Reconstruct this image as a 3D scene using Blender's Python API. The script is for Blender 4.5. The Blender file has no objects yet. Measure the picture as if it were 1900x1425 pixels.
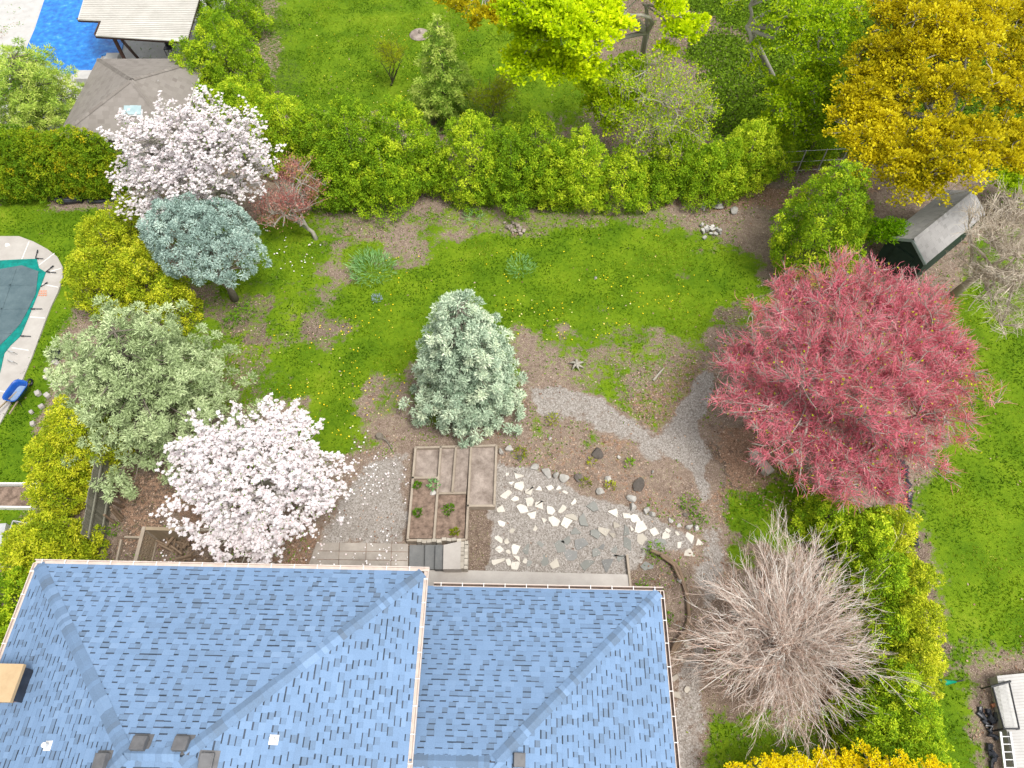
import bpy, math, random
import numpy as np
from mathutils import Vector
rng = np.random.default_rng(7); random.seed(7)
R_ = math.radians
C = bpy.context.scene.collection
sc = bpy.context.scene

# ---------------------------------------------------------------- camera
CH = 24.5; FP = 1317.0; TH = R_(58)
cam = bpy.data.objects.new('camera', bpy.data.cameras.new('camera')); C.objects.link(cam)
cam.location = (0, 0, CH); cam.rotation_euler = (R_(90 - 58), 0, 0)
cam.data.sensor_width = 36; cam.data.lens = FP / 1900 * 36
cam.data.clip_start = .5; cam.data.clip_end = 2000
sc.camera = cam
# ---------------------------------------------------------------- light
SUN_EL, SUN_AZ = 66, 128            # azimuth measured clockwise from +Y
w = bpy.data.worlds.new('World'); sc.world = w; w.use_nodes = True
nt = w.node_tree; bg = nt.nodes['Background']
sky = nt.nodes.new('ShaderNodeTexSky'); sky.sky_type = 'NISHITA'; sky.sun_disc = False
sky.sun_elevation = R_(SUN_EL); sky.sun_rotation = R_(SUN_AZ); sky.dust_density = 3.0; sky.air_density = 1.0
hs = nt.nodes.new('ShaderNodeHueSaturation'); hs.inputs['Saturation'].default_value = .12
nt.links.new(sky.outputs[0], hs.inputs['Color']); nt.links.new(hs.outputs[0], bg.inputs[0])
bg.inputs[1].default_value = .15
sl = bpy.data.lights.new('sun', 'SUN'); sl.energy = 1.7; sl.angle = R_(18); sl.color = (1, .95, .88)
so = bpy.data.objects.new('sun', sl); C.objects.link(so)
sd = Vector((math.sin(R_(SUN_AZ)) * math.cos(R_(SUN_EL)), math.cos(R_(SUN_AZ)) * math.cos(R_(SUN_EL)), math.sin(R_(SUN_EL))))
so.rotation_euler = sd.to_track_quat('Z', 'Y').to_euler(); so.location = (0, 0, 40)
sc.view_settings.view_transform = 'Standard'; sc.view_settings.look = 'None'; sc.view_settings.gamma = 1
sc.view_settings.exposure = .80
sc.cycles.max_bounces = 6; sc.cycles.transparent_max_bounces = 4

# ---------------------------------------------------------------- geometry helpers
def G(px, py, z=0.0):
    "a point of the place at height z, from where the survey photo shows it"
    a = (px - 950) / FP; b = (712.5 - py) / FP
    dy = math.cos(TH) + b * math.sin(TH); dz = -math.sin(TH) + b * math.cos(TH)
    t = (z - CH) / dz
    return np.array([a * t, dy * t, z])
def PR(x, y, z):
    z = z - CH; c = y * math.cos(TH) - z * math.sin(TH); u = y * math.sin(TH) + z * math.cos(TH)
    return 950 + FP * x / c, 712.5 - FP * u / c
def hsolve(x, y, ty):
    lo, hi = 0., 16.
    for _ in range(40):
        m = (lo + hi) / 2
        if PR(x, y, m)[1] > ty: lo = m
        else: hi = m
    return (lo + hi) / 2
def nrm(v): return v / np.maximum(np.linalg.norm(v, axis=-1, keepdims=True), 1e-9)
def rsph(n): return nrm(rng.normal(size=(n, 3)))

ORG = {}
def tag(o, label=None, cat=None, group=None, kind=None):
    if label: o['label'] = label
    if cat: o['category'] = cat
    if group: o['group'] = group
    if kind: o['kind'] = kind
    return o
def thing(name, label, cat, loc, group=None):
    o = bpy.data.objects.new(name, None); C.objects.link(o); o.location = tuple(loc); o.empty_display_size = .3
    ORG[o.name] = np.array(loc, float)
    return tag(o, label, cat, group)
def mesh(name, V, F, mats, parent=None, org=None, mi=None, fa=None, va=None, smooth=False):
    "V world coordinates; F (M,k) array or ragged list"
    V = np.asarray(V, float).reshape(-1, 3)
    if parent is not None: o0 = ORG[parent.name]
    elif org is not None: o0 = np.asarray(org, float)
    else: o0 = np.zeros(3)
    me = bpy.data.meshes.new(name)
    if isinstance(F, np.ndarray):
        k = F.shape[1]; n = len(F); li = F.reshape(-1); st = np.arange(n) * k
    else:
        n = len(F); li = np.array([i for f in F for i in f]); ln = np.array([len(f) for f in F]); st = np.concatenate([[0], np.cumsum(ln)[:-1]])
    me.vertices.add(len(V)); me.vertices.foreach_set('co', (V - o0).astype(np.float32).ravel())
    me.loops.add(len(li)); me.loops.foreach_set('vertex_index', li.astype(np.int32))
    me.polygons.add(n); me.polygons.foreach_set('loop_start', st.astype(np.int32))
    for m in (mats if isinstance(mats, (list, tuple)) else [mats]): me.materials.append(m)
    if mi is not None: me.polygons.foreach_set('material_index', np.asarray(mi, np.int32))
    me.update(calc_edges=True)
    me.polygons.foreach_set('use_smooth', np.full(n, smooth))
    for d, dom in ((fa, 'FACE'), (va, 'POINT')):
        for k_, a in (d or {}).items():
            a = np.asarray(a, np.float32)
            if a.ndim == 1: at = me.attributes.new(k_, 'FLOAT', dom); at.data.foreach_set('value', a)
            else: at = me.attributes.new(k_, 'FLOAT_COLOR', dom); at.data.foreach_set('color', a.ravel())
    me.update()
    o = bpy.data.objects.new(name, me); C.objects.link(o)
    if parent is not None: o.parent = parent
    else: o.location = tuple(o0)
    ORG[o.name] = o0
    return o
class MB:
    def __init__(s): s.v = []; s.f = []; s.m = []; s.r = []; s.n = 0
    def add(s, V, F, m=0, r=None):
        r = random.random() if r is None else r
        s.v += [tuple(p) for p in V]; s.f += [tuple(i + s.n for i in f) for f in F]; s.m += [m] * len(F); s.r += [r] * len(F); s.n += len(V)
    def box(s, c, size, rz=0, rx=0, ry=0, m=0, r=None):
        hx, hy, hz = (q / 2 for q in size); from mathutils import Euler
        M = Euler((rx, ry, rz)).to_matrix()
        V = [tuple(M @ Vector((a * hx, b * hy, d * hz)) + Vector(tuple(c))) for d in (-1, 1) for a, b in ((-1, -1), (1, -1), (1, 1), (-1, 1))]
        s.add(V, [(3, 2, 1, 0), (4, 5, 6, 7), (0, 1, 5, 4), (1, 2, 6, 5), (2, 3, 7, 6), (3, 0, 4, 7)], m, r)
    def beam(s, a, b, wd, h, m=0, r=None, up=(0, 0, 1)):
        a = np.array(a, float); b = np.array(b, float); d = nrm(b - a); u = np.array(up, float)
        sd_ = nrm(np.cross(d, u)); u2 = nrm(np.cross(sd_, d))
        V = [p + i * sd_ * wd / 2 + j * u2 * h / 2 for p in (a, b) for i, j in ((-1, -1), (1, -1), (1, 1), (-1, 1))]
        s.add(V, [(0, 1, 2, 3), (7, 6, 5, 4), (0, 4, 5, 1), (1, 5, 6, 2), (2, 6, 7, 3), (3, 7, 4, 0)], m, r)
    def prism(s, poly, z0, z1, m=0, r=None, inset=0.0):
        n = len(poly); c = np.mean([p[:2] for p in poly], axis=0)
        V = [(p[0], p[1], z0) for p in poly] + [(p[0] + (c[0] - p[0]) * inset, p[1] + (c[1] - p[1]) * inset, z1) for p in poly]
        ar = sum(poly[i][0] * poly[(i + 1) % n][1] - poly[(i + 1) % n][0] * poly[i][1] for i in range(n))
        F = [tuple(range(n, 2 * n)), tuple(reversed(range(n)))] + [(i, (i + 1) % n, n + (i + 1) % n, n + i) for i in range(n)]
        if ar < 0: F = [tuple(reversed(f)) for f in F]
        s.add(V, F, m, r)
    def tube(s, pts, rad, k=8, m=0, r=None, cap=True):
        pts = np.array(pts, float); n = len(pts); rad = np.ones(n) * rad
        T = nrm(np.gradient(pts, axis=0)); V = []
        ref = np.array([0, 0, 1.]) if abs(T[0][2]) < .9 else np.array([1., 0, 0])
        for i in range(n):
            a = nrm(np.cross(T[i], ref)); b = np.cross(T[i], a)
            for j in range(k):
                t = 2 * math.pi * j / k; V.append(pts[i] + rad[i] * (a * math.cos(t) + b * math.sin(t)))
        F = [(i * k + j, (i + 1) * k + j, (i + 1) * k + (j + 1) % k, i * k + (j + 1) % k) for i in range(n - 1) for j in range(k)]
        if cap: F += [tuple(range(k)), tuple(reversed(range((n - 1) * k, n * k)))]
        s.add(V, F, m, r)
    def build(s, name, mats, parent=None, org=None, smooth=False):
        return mesh(name, s.v, s.f, mats, parent, org, s.m, {'rnd': s.r}, smooth=smooth)

def leafq(P, D, L, W, N=None, fold=0):
    "one rhombic leaf per point"
    n = len(P); D = nrm(D); L = np.broadcast_to(L, n)[:, None]; W = np.broadcast_to(W, n)[:, None]
    if N is None: N = rsph(n)
    S = nrm(np.cross(D, N))
    m = P + D * L * .5
    V = np.stack([P, m + S * W * .5, P + D * L, m - S * W * .5], 1)
    return V.reshape(-1, 3), np.arange(4 * n).reshape(n, 4)
def tubes(pts, rad, k=3):
    n, K, _ = pts.shape
    T = nrm(np.gradient(pts, axis=1)); ref = nrm(rng.normal(size=(n, 1, 3))); A = nrm(np.cross(T, ref)); B = np.cross(T, A)
    th = np.arange(k) * 2 * math.pi / k
    V = pts[:, :, None, :] + rad[:, :, None, None] * (A[:, :, None, :] * np.cos(th)[None, None, :, None] + B[:, :, None, :] * np.sin(th)[None, None, :, None])
    idx = np.arange(n * K * k).reshape(n, K, k)
    a = idx[:, :-1, :]; b = idx[:, 1:, :]
    F = np.stack([a, b, np.roll(b, -1, 2), np.roll(a, -1, 2)], -1).reshape(-1, 4)
    return V.reshape(-1, 3), F
def join(parts):
    V = []; F = []; n = 0; sizes = []
    for v, f in parts: V.append(v); F.append(f + n); n += len(v); sizes.append(len(f))
    return np.concatenate(V), np.concatenate(F), sizes

# ---------------------------------------------------------------- materials
def newmat(name):
    m = bpy.data.materials.new(name); m.use_nodes = True
    return m, m.node_tree, m.node_tree.nodes['Principled BSDF']
def N(nt, t, **kw):
    n = nt.nodes.new('ShaderNode' + t)
    for k, v in kw.items():
        if k in n.inputs.keys() if hasattr(n.inputs, 'keys') else False: n.inputs[k].default_value = v
        else: setattr(n, k, v)
    return n
def ramp(nt, stops, interp='LINEAR'):
    r = nt.nodes.new('ShaderNodeValToRGB'); cr = r.color_ramp; cr.interpolation = interp
    while len(cr.elements) < len(stops): cr.elements.new(.5)
    for e, (p, c) in zip(cr.elements, stops): e.position = p; e.color = (*c, 1)
    return r
def noise(nt, scale, detail=4, rough=.6):
    tc = nt.nodes.new('ShaderNodeNewGeometry'); n = nt.nodes.new('ShaderNodeTexNoise')
    n.inputs['Scale'].default_value = scale; n.inputs['Detail'].default_value = detail; n.inputs['Roughness'].default_value = rough
    nt.links.new(tc.outputs['Position'], n.inputs['Vector']); return n
def mth(nt, op, a, b=None, clamp=False):
    m = nt.nodes.new('ShaderNodeMath'); m.operation = op; m.use_clamp = clamp
    for i, v in ((0, a), (1, b)):
        if v is None: continue
        if isinstance(v, (int, float)): m.inputs[i].default_value = v
        else: nt.links.new(v, m.inputs[i])
    return m.outputs[0]
def mixc(nt, f, a, b, mode='MIX'):
    m = nt.nodes.new('ShaderNodeMix'); m.data_type = 'RGBA'; m.blend_type = mode
    if isinstance(f, (int, float)): m.inputs[0].default_value = f
    else: nt.links.new(f, m.inputs[0])
    for i, v in ((6, a), (7, b)):
        if isinstance(v, tuple): m.inputs[i].default_value = (*v, 1)
        else: nt.links.new(v, m.inputs[i])
    return m.outputs[2]
def attr(nt, name, out='Fac'):
    a = nt.nodes.new('ShaderNodeAttribute'); a.attribute_name = name; return a.outputs[out]

def leafmat(name, stops, transl=.35, rough=.55, wt=.55):
    m, nt, b = newmat(name)
    f = mth(nt, 'ADD', mth(nt, 'MULTIPLY', attr(nt, 'cl'), wt), mth(nt, 'MULTIPLY', attr(nt, 'rnd'), 1 - wt))
    r = ramp(nt, stops); nt.links.new(f, r.inputs[0]); nt.links.new(r.outputs[0], b.inputs['Base Color'])
    b.inputs['Roughness'].default_value = rough; b.inputs['Specular IOR Level'].default_value = .08
    if transl:
        t = nt.nodes.new('ShaderNodeBsdfTranslucent'); nt.links.new(r.outputs[0], t.inputs[0])
        ms = nt.nodes.new('ShaderNodeMixShader'); ms.inputs[0].default_value = transl
        nt.links.new(b.outputs[0], ms.inputs[1]); nt.links.new(t.outputs[0], ms.inputs[2])
        nt.links.new(ms.outputs[0], nt.nodes['Material Output'].inputs[0])
    return m
def surf(name, c0, c1, scale=3, rough=.8, rnd=.0, fine=0, c2=None, bump=0, spec=.3, metal=0):
    "mottled surface: c0-c1 by noise, shifted per piece by rnd"
    m, nt, b = newmat(name)
    n = noise(nt, scale, 6, .65); f = n.outputs['Fac']
    f = mth(nt, 'MULTIPLY', mth(nt, 'SUBTRACT', f, .3), 2.5, True)
    if fine:
        n2 = noise(nt, fine, 3, .7); f = mth(nt, 'ADD', mth(nt, 'MULTIPLY', f, .6), mth(nt, 'MULTIPLY', n2.outputs['Fac'], .4))
    if rnd: f = mth(nt, 'ADD', mth(nt, 'MULTIPLY', f, 1 - rnd), mth(nt, 'MULTIPLY', attr(nt, 'rnd'), rnd))
    r = ramp(nt, [(0, c0), (1, c1)] if c2 is None else [(0, c0), (.5, c1), (1, c2)]); nt.links.new(f, r.inputs[0])
    nt.links.new(r.outputs[0], b.inputs['Base Color'])
    b.inputs['Roughness'].default_value = rough; b.inputs['Specular IOR Level'].default_value = spec; b.inputs['Metallic'].default_value = metal
    if bump:
        bp = nt.nodes.new('ShaderNodeBump'); bp.inputs['Strength'].default_value = .5; bp.inputs['Distance'].default_value = bump
        nb = noise(nt, fine or scale * 6, 4); nt.links.new(nb.outputs['Fac'], bp.inputs['Height']); nt.links.new(bp.outputs[0], b.inputs['Normal'])
    return m

M = {}
M['concrete'] = surf('concrete', (0.307, 0.281, 0.255), (0.472, 0.445, 0.412), 1.3, .9, 0, 30)
M['concrete_dark'] = surf('aged_paving', (0.176, 0.154, 0.132), (0.462, 0.418, 0.369), 1.1, .9, 0, 12)
M['deck_white'] = surf('pale_decking', (.36, .35, .335), (.52, .51, .49), 2, .8, 0, 20)
M['slate'] = surf('slate_tread', (.10, .105, .105), (.20, .20, .195), 2.5, .7, .2, 20)
M['timber'] = surf('weathered_timber', (.20, .16, .12), (.42, .36, .29), 5, .85, .3, 30)
M['timber_grey'] = surf('old_fence_boards', (.13, .13, .10), (.27, .26, .205), 4, .9, .5, 20)
M['timber_tan'] = surf('lattice_wood', (.22, .17, .11), (.36, .29, .2), 4, .85, .4, 20)
M['log'] = surf('cut_log_bark', (.12, .08, .05), (.26, .19, .13), 4, .9, .4, 20)
M['bark'] = surf('tree_bark', (.11, .095, .075), (.24, .21, .17), 4, .9, 0, 20)
M['bark_pale'] = surf('pale_bark', (.24, .22, .18), (.42, .40, .34), 4, .9, 0, 20)
M['bark_dark'] = surf('dark_bark', (.035, .03, .02), (.08, .07, .05), 4, .9, 0, 20)
M['soil'] = surf('bed_soil', (.02, .01, .006), (.36, .26, .20), 5, .95, 0, 16, bump=.03)
M['soil_gravel'] = surf('gritty_bed_fill', (.08, .055, .04), (.46, .39, .34), 2.5, .95, 0, 22, bump=.02)
M['white_stone'] = surf('white_limestone', (0.398, 0.360, 0.298), (0.726, 0.693, 0.629), 2.2, .8, .4, 14)
M['stone_tan'] = surf('tan_stone', (.26, .23, .19), (.52, .48, .41), 3, .85, .5, 15)
M['stone_grey'] = surf('grey_stone', (.10, .10, .095), (.27, .27, .26), 3, .85, .5, 15)
M['flat_grey'] = surf('dusty_grey_flag', (.15, .155, .14), (.27, .27, .25), 3, .85, .4, 15)
M['rock'] = surf('garden_rock', (.17, .16, .14), (.66, .64, .60), 4, .85, .45, 12, bump=.02)
M['rock_dark'] = surf('dark_rock', (.05, .04, .035), (.17, .15, .13), 5, .85, .3, 14, bump=.02)
M['plastic_black'] = surf('black_plastic', (.012, .014, .02), (.035, .038, .05), 5, .35, 0, 0, spec=.5)
M['metal_black'] = surf('black_metal', (.012, .013, .016), (.03, .03, .032), 5, .4, spec=.5)
M['white_paint'] = surf('white_paint', (.66, .65, .62), (.78, .77, .75), 5, .5)
M['gutter'] = surf('beige_gutter', (.50, .42, .37), (.60, .52, .46), 5, .5)
M['gutter_in'] = surf('gutter_debris', (.05, .035, .03), (.13, .09, .07), 9, .9)
M['brick'] = surf('house_brick', (.20, .10, .07), (.32, .18, .13), 6, .9)
M['chim'] = surf('tan_chimney_cap', (0.368, 0.257, 0.143), (0.496, 0.367, 0.217), 4, .85, 0, 30)
M['vent'] = surf('grey_vent', (.09, .09, .095), (.14, .14, .145), 5, .5)
M['blue'] = surf('blue_tub', (.005, .06, .30), (.01, .10, .42), 5, .4, spec=.5)
M['tub_in'] = surf('scuffed_tub_floor', (.16, .24, .36), (.26, .34, .46), 5, .6)
M['green_plastic'] = surf('green_plastic', (.0, .16, .09), (.0, .24, .14), 5, .4)
M['terracotta'] = surf('terracotta', (.45, .17, .09), (.6, .26, .15), 5, .8)
M['galv'] = surf('galvanised_metal', (.42, .42, .42), (.6, .6, .6), 5, .45, metal=.4)
M['brown_paint'] = surf('dark_brown_paint', (.05, .025, .02), (.08, .04, .03), 5, .6)

# shingle: piece colour per face
def shingle(name, stops, sc_=40):
    m, nt, b = newmat(name)
    r = ramp(nt, stops); n = noise(nt, sc_, 3, .8)
    big = noise(nt, .5, 3, .5)
    f = mth(nt, 'ADD', attr(nt, 'rnd'), mth(nt, 'MULTIPLY', mth(nt, 'SUBTRACT', n.outputs['Fac'], .5), .55))
    f = mth(nt, 'ADD', f, mth(nt, 'MULTIPLY', mth(nt, 'SUBTRACT', big.outputs['Fac'], .5), .35), True)
    nt.links.new(f, r.inputs[0]); nt.links.new(r.outputs[0], b.inputs['Base Color']); b.inputs['Roughness'].default_value = .9; b.inputs['Specular IOR Level'].default_value = .15
    return m
M['sh_blue'] = shingle('blue_shingle', [(0, (0.114, 0.134, 0.162)), (.35, (0.125, 0.185, 0.275)), (.65, (0.160, 0.252, 0.400)), (1, (0.228, 0.330, 0.486))])
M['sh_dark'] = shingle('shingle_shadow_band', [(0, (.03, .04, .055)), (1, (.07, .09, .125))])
M['sh_brown'] = shingle('brown_shingle', [(0, (0.139, 0.119, 0.105)), (.5, (0.205, 0.185, 0.165)), (1, (0.271, 0.247, 0.225))])
M['sh_grey'] = shingle('grey_shingle', [(0, (0.206, 0.197, 0.192)), (.5, (0.300, 0.290, 0.288)), (1, (0.393, 0.384, 0.374))])

# ---------------------------------------------------------------- ground sheet
def pip(X, Y, poly):
    ins = np.zeros(X.shape, bool); n = len(poly)
    for i in range(n):
        x1, y1 = poly[i]; x2, y2 = poly[(i + 1) % n]
        c = ((y1 > Y) != (y2 > Y)); xi = (x2 - x1) * (Y - y1) / (y2 - y1 + 1e-12) + x1
        ins ^= c & (X < xi)
    return ins
def sdf(X, Y, pix):
    poly = [tuple(G(*p)[:2]) for p in pix]
    d = np.full(X.shape, 1e9)
    for i in range(len(poly)):
        a = np.array(poly[i]); b = np.array(poly[(i + 1) % len(poly)]); e = b - a
        t = np.clip(((X - a[0]) * e[0] + (Y - a[1]) * e[1]) / (e @ e + 1e-9), 0, 1)
        d = np.minimum(d, np.hypot(X - a[0] - t * e[0], Y - a[1] - t * e[1]))
    return np.where(pip(X, Y, poly), d, -d)
_w = [(rng.uniform(.4, 5), rng.uniform(0, 6.28), rng.uniform(0, 6.28)) for _ in range(14)]
def wob(X, Y):
    s = 0
    for f, a, p in _w: s = s + np.sin(f * (X * math.cos(a) + Y * math.sin(a)) + p) / (f ** .7)
    return s * .16
def msk(X, Y, pix, soft=.4, nz=1.0):
    d = sdf(X, Y, pix) + wob(X, Y) * nz + wob(X * 3.7 + 2, Y * 3.7) * .45 * nz
    t = np.clip((d + soft) / (2 * soft), 0, 1); return t * t * (3 - 2 * t)
LAWNS = [
 ([(480, 440), (600, 400), (700, 388), (850, 380), (1230, 382), (1290, 425), (1340, 445), (1420, 450), (1420, 540), (1390, 600), (1320, 655), (1240, 640), (1100, 660), (975, 645), (940, 760), (800, 745), (690, 775), (650, 850), (560, 800), (480, 740), (470, 650), (460, 540)], .5, 1),
 ([(505, -30), (1000, -30), (1120, 60), (1130, 200), (1080, 235), (960, 240), (840, 230), (600, 230), (530, 200), (515, 100)], .5, .6),
 ([(-400, 370), (220, 372), (235, 410), (170, 480), (150, 560), (70, 660), (110, 690), (75, 780), (60, 860), (75, 910), (50, 1060), (-400, 1100)], .4, .6),
 ([(1850, 430), (2300, 250), (2300, 1200), (1860, 1225), (1790, 1260), (1740, 1230), (1730, 1100), (1700, 980), (1690, 900), (1750, 800), (1760, 560)], .3, .4),
 ([(1740, 1200), (1840, 1230), (1810, 1320), (1850, 1500), (1720, 1500), (1720, 1300)], .3, .5)]
PATCH = [  # thinner grass, soil showing
 ([(440, 500), (620, 400), (800, 440), (760, 520), (640, 580), (520, 640), (500, 760), (430, 740), (400, 600)], .8, .78),
 ([(1090, 640), (1240, 630), (1330, 650), (1300, 740), (1250, 800), (1180, 740), (1100, 700)], .5, .40),
 ([(300, 640), (480, 640), (500, 740), (380, 760), (300, 740)], .6, .55),
 ([(600, 390), (1400, 380), (1400, 420), (600, 430)], .5, .5),
 ([(1335, 905), (1490, 905), (1580, 980), (1450, 1040), (1345, 1030)], .35, .95),
 ([(1150, 60), (1500, 0), (1600, 200), (1480, 280), (1330, 260), (1200, 200)], .6, .35), ([(1100, -40), (1560, -40), (1560, 290), (1080, 280)], .8, .38),
 ([(1270, 1300), (1400, 1280), (1560, 1340), (1560, 1500), (1240, 1500)], .6, .7),
 ([(1240, 1060), (1330, 1080), (1330, 1200), (1240, 1240)], .3, .25)]
BARE = [  # bare spots inside grass
 [(620, 500), (680, 520), (680, 545), (620, 530)], [(730, 440), (800, 445), (790, 480), (730, 470)], [(700, 400), (750, 400), (740, 425), (700, 420)],
 [(1230, 380), (1410, 372), (1415, 425), (1300, 425)], [(1240, 495), (1290, 510), (1290, 530), (1250, 525)], [(1315, 560), (1370, 570), (1360, 600), (1320, 595)],
 [(975, 645), (1080, 645), (1120, 700), (1080, 740), (985, 740)], [(690, 780), (790, 745), (800, 830), (700, 850)],
 [(1780, 1240), (1960, 1210), (1960, 1500), (1850, 1500), (1810, 1320)], [(590, 600), (650, 600), (640, 625), (600, 625)], [(1120, 600), (1200, 590), (1190, 620), (1130, 625)]]
GRAVEL = [
 ([(990, 725), (1040, 715), (1120, 735), (1160, 775), (1220, 810), (1235, 870), (1170, 815), (1060, 770), (1000, 760)], .15),
 ([(1305, 680), (1330, 690), (1318, 740), (1290, 780), (1318, 850), (1330, 940), (1305, 940), (1270, 880), (1215, 825), (1255, 770), (1290, 725)], .12),
 ([(1305, 960), (1345, 985), (1340, 1100), (1320, 1250), (1300, 1500), (1235, 1500), (1240, 1240), (1285, 1160), (1290, 1060), (1300, 1000)], .2),
 ([(925, 850), (960, 870), (1060, 905), (1180, 955), (1300, 1000), (1290, 1030), (1200, 1010), (1160, 1060), (1150, 1110), (920, 1110), (915, 1000)], .12),
 ([(655, 850), (760, 835), (752, 1010), (600, 1015), (600, 930)], .25)]
LITTER = [
 ([(1290, 640), (1340, 700), (1300, 760), (1240, 820), (1140, 760), (1200, 700)], .6, .55),
 ([(1130, 820), (1230, 840), (1300, 960), (1350, 980), (1350, 940), (1480, 960), (1450, 840), (1330, 800), (1330, 900), (1260, 900), (1200, 810)], .4, .6),
 ([(1500, 290), (1640, 330), (1640, 430), (1540, 430)], .3, 1.), ([(600, 980), (700, 1000), (600, 1020), (300, 1000), (300, 900)], .4, .6),
 ([(1560, 1220), (1600, 1420), (1500, 1420), (1500, 1300)], .4, .7), ([(1200, 370), (1500, 345), (1500, 380), (1220, 392)], .3, .7),
 ([(1080, 830), (1180, 850), (1290, 960), (1200, 960), (1080, 900), (960, 860)], .4, .35), ([(190, 850), (320, 860), (320, 1040), (190, 1040)], .3, .5),
 ([(1340, 800), (1480, 800), (1500, 1000), (1430, 980), (1350, 880)], .3, .7)]
IVY = [([(1140, -100), (2100, -100), (2100, 330), (1520, 290), (1380, 240), (1400, 100), (1300, 20)], .8, .8),
       ([(380, -100), (520, -100), (540, 200), (480, 210), (380, 100)], .5, .5), ([(1280, 60), (1400, 40), (1470, 260), (1330, 250)], .6, .6)]
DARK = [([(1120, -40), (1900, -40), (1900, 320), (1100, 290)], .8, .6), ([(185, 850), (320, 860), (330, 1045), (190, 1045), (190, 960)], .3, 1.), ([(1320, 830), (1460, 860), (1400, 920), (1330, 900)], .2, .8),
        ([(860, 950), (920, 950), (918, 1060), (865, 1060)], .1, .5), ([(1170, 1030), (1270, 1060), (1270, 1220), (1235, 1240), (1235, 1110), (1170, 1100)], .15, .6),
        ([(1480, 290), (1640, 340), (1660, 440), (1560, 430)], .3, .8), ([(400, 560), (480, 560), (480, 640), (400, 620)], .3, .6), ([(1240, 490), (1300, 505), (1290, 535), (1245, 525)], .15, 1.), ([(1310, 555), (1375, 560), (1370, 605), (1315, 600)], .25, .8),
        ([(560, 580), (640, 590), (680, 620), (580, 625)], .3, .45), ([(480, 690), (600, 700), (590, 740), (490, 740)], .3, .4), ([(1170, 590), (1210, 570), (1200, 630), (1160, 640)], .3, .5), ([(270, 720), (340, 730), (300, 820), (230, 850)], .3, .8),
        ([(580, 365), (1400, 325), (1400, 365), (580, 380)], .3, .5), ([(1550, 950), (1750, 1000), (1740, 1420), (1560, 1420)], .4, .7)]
def fields(X, Y):
    g = np.zeros(X.shape); gr = g.copy(); li = g.copy(); iv = g.copy(); dk = g.copy()
    for p, s, n_ in LAWNS: g = np.maximum(g, msk(X, Y, p, s * 2.6, n_ * 1.7))
    inner = msk(X, Y, [(250, 395), (1420, 385), (1340, 700), (1240, 830), (1000, 770), (700, 860), (300, 780), (360, 560)], 1., 2)
    g = np.maximum(g, inner * np.clip(.47 + wob(X * 1.9 + 4, Y * 1.9) * .8, .25, .7))
    for p, s, wt in PATCH:
        m_ = msk(X, Y, p, s * 1.6, 1.4); g = g * (1 - m_) + m_ * wt
    for p in BARE: g = g * (1 - msk(X, Y, p, 1.0, 1.6) * .65)
    for p, s, wt in LITTER: li = np.maximum(li, wt * msk(X, Y, p, s, .8))
    for p, s, wt in IVY: iv = np.maximum(iv, wt * msk(X, Y, p, s, 1))
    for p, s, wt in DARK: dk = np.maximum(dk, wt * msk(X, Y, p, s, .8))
    for p, s in GRAVEL: gr = np.maximum(gr, msk(X, Y, p, s * 1.6, .5) * (.85 if p[0][1] in (960, 725) else .97))
    far = (Y > 50) | (np.abs(X) > 40) | (Y < -4)
    g = np.where(far, .9, g) * (1 - gr); li = li * (1 - gr * .7); iv = iv * (1 - gr)
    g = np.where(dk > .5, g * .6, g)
    return g, gr, li, iv, dk
def axis(a, b, st):
    core = np.arange(a, b, st); e = np.array([3, 8, 20, 50, 120, 300, 900.])
    return np.concatenate([a - e[::-1], core, b + e])
ax = axis(-36, 36, .11); ay = axis(-3, 47, .11)
X, Y = np.meshgrid(ax, ay); nx, ny = len(ax), len(ay)
g_, gr_, li_, iv_, dk_ = fields(X, Y)
Z = wob(X * 1.7, Y * 1.7) * .05; Z = np.where((np.abs(X) > 37) | (Y > 48) | (Y < -4), 0, Z) - .02
V = np.stack([X, Y, Z], -1).reshape(-1, 3)
ii = np.arange(nx * ny).reshape(ny, nx)
F = np.stack([ii[:-1, :-1], ii[:-1, 1:], ii[1:, 1:], ii[1:, :-1]], -1).reshape(-1, 4)
one = np.ones(nx * ny)
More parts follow.
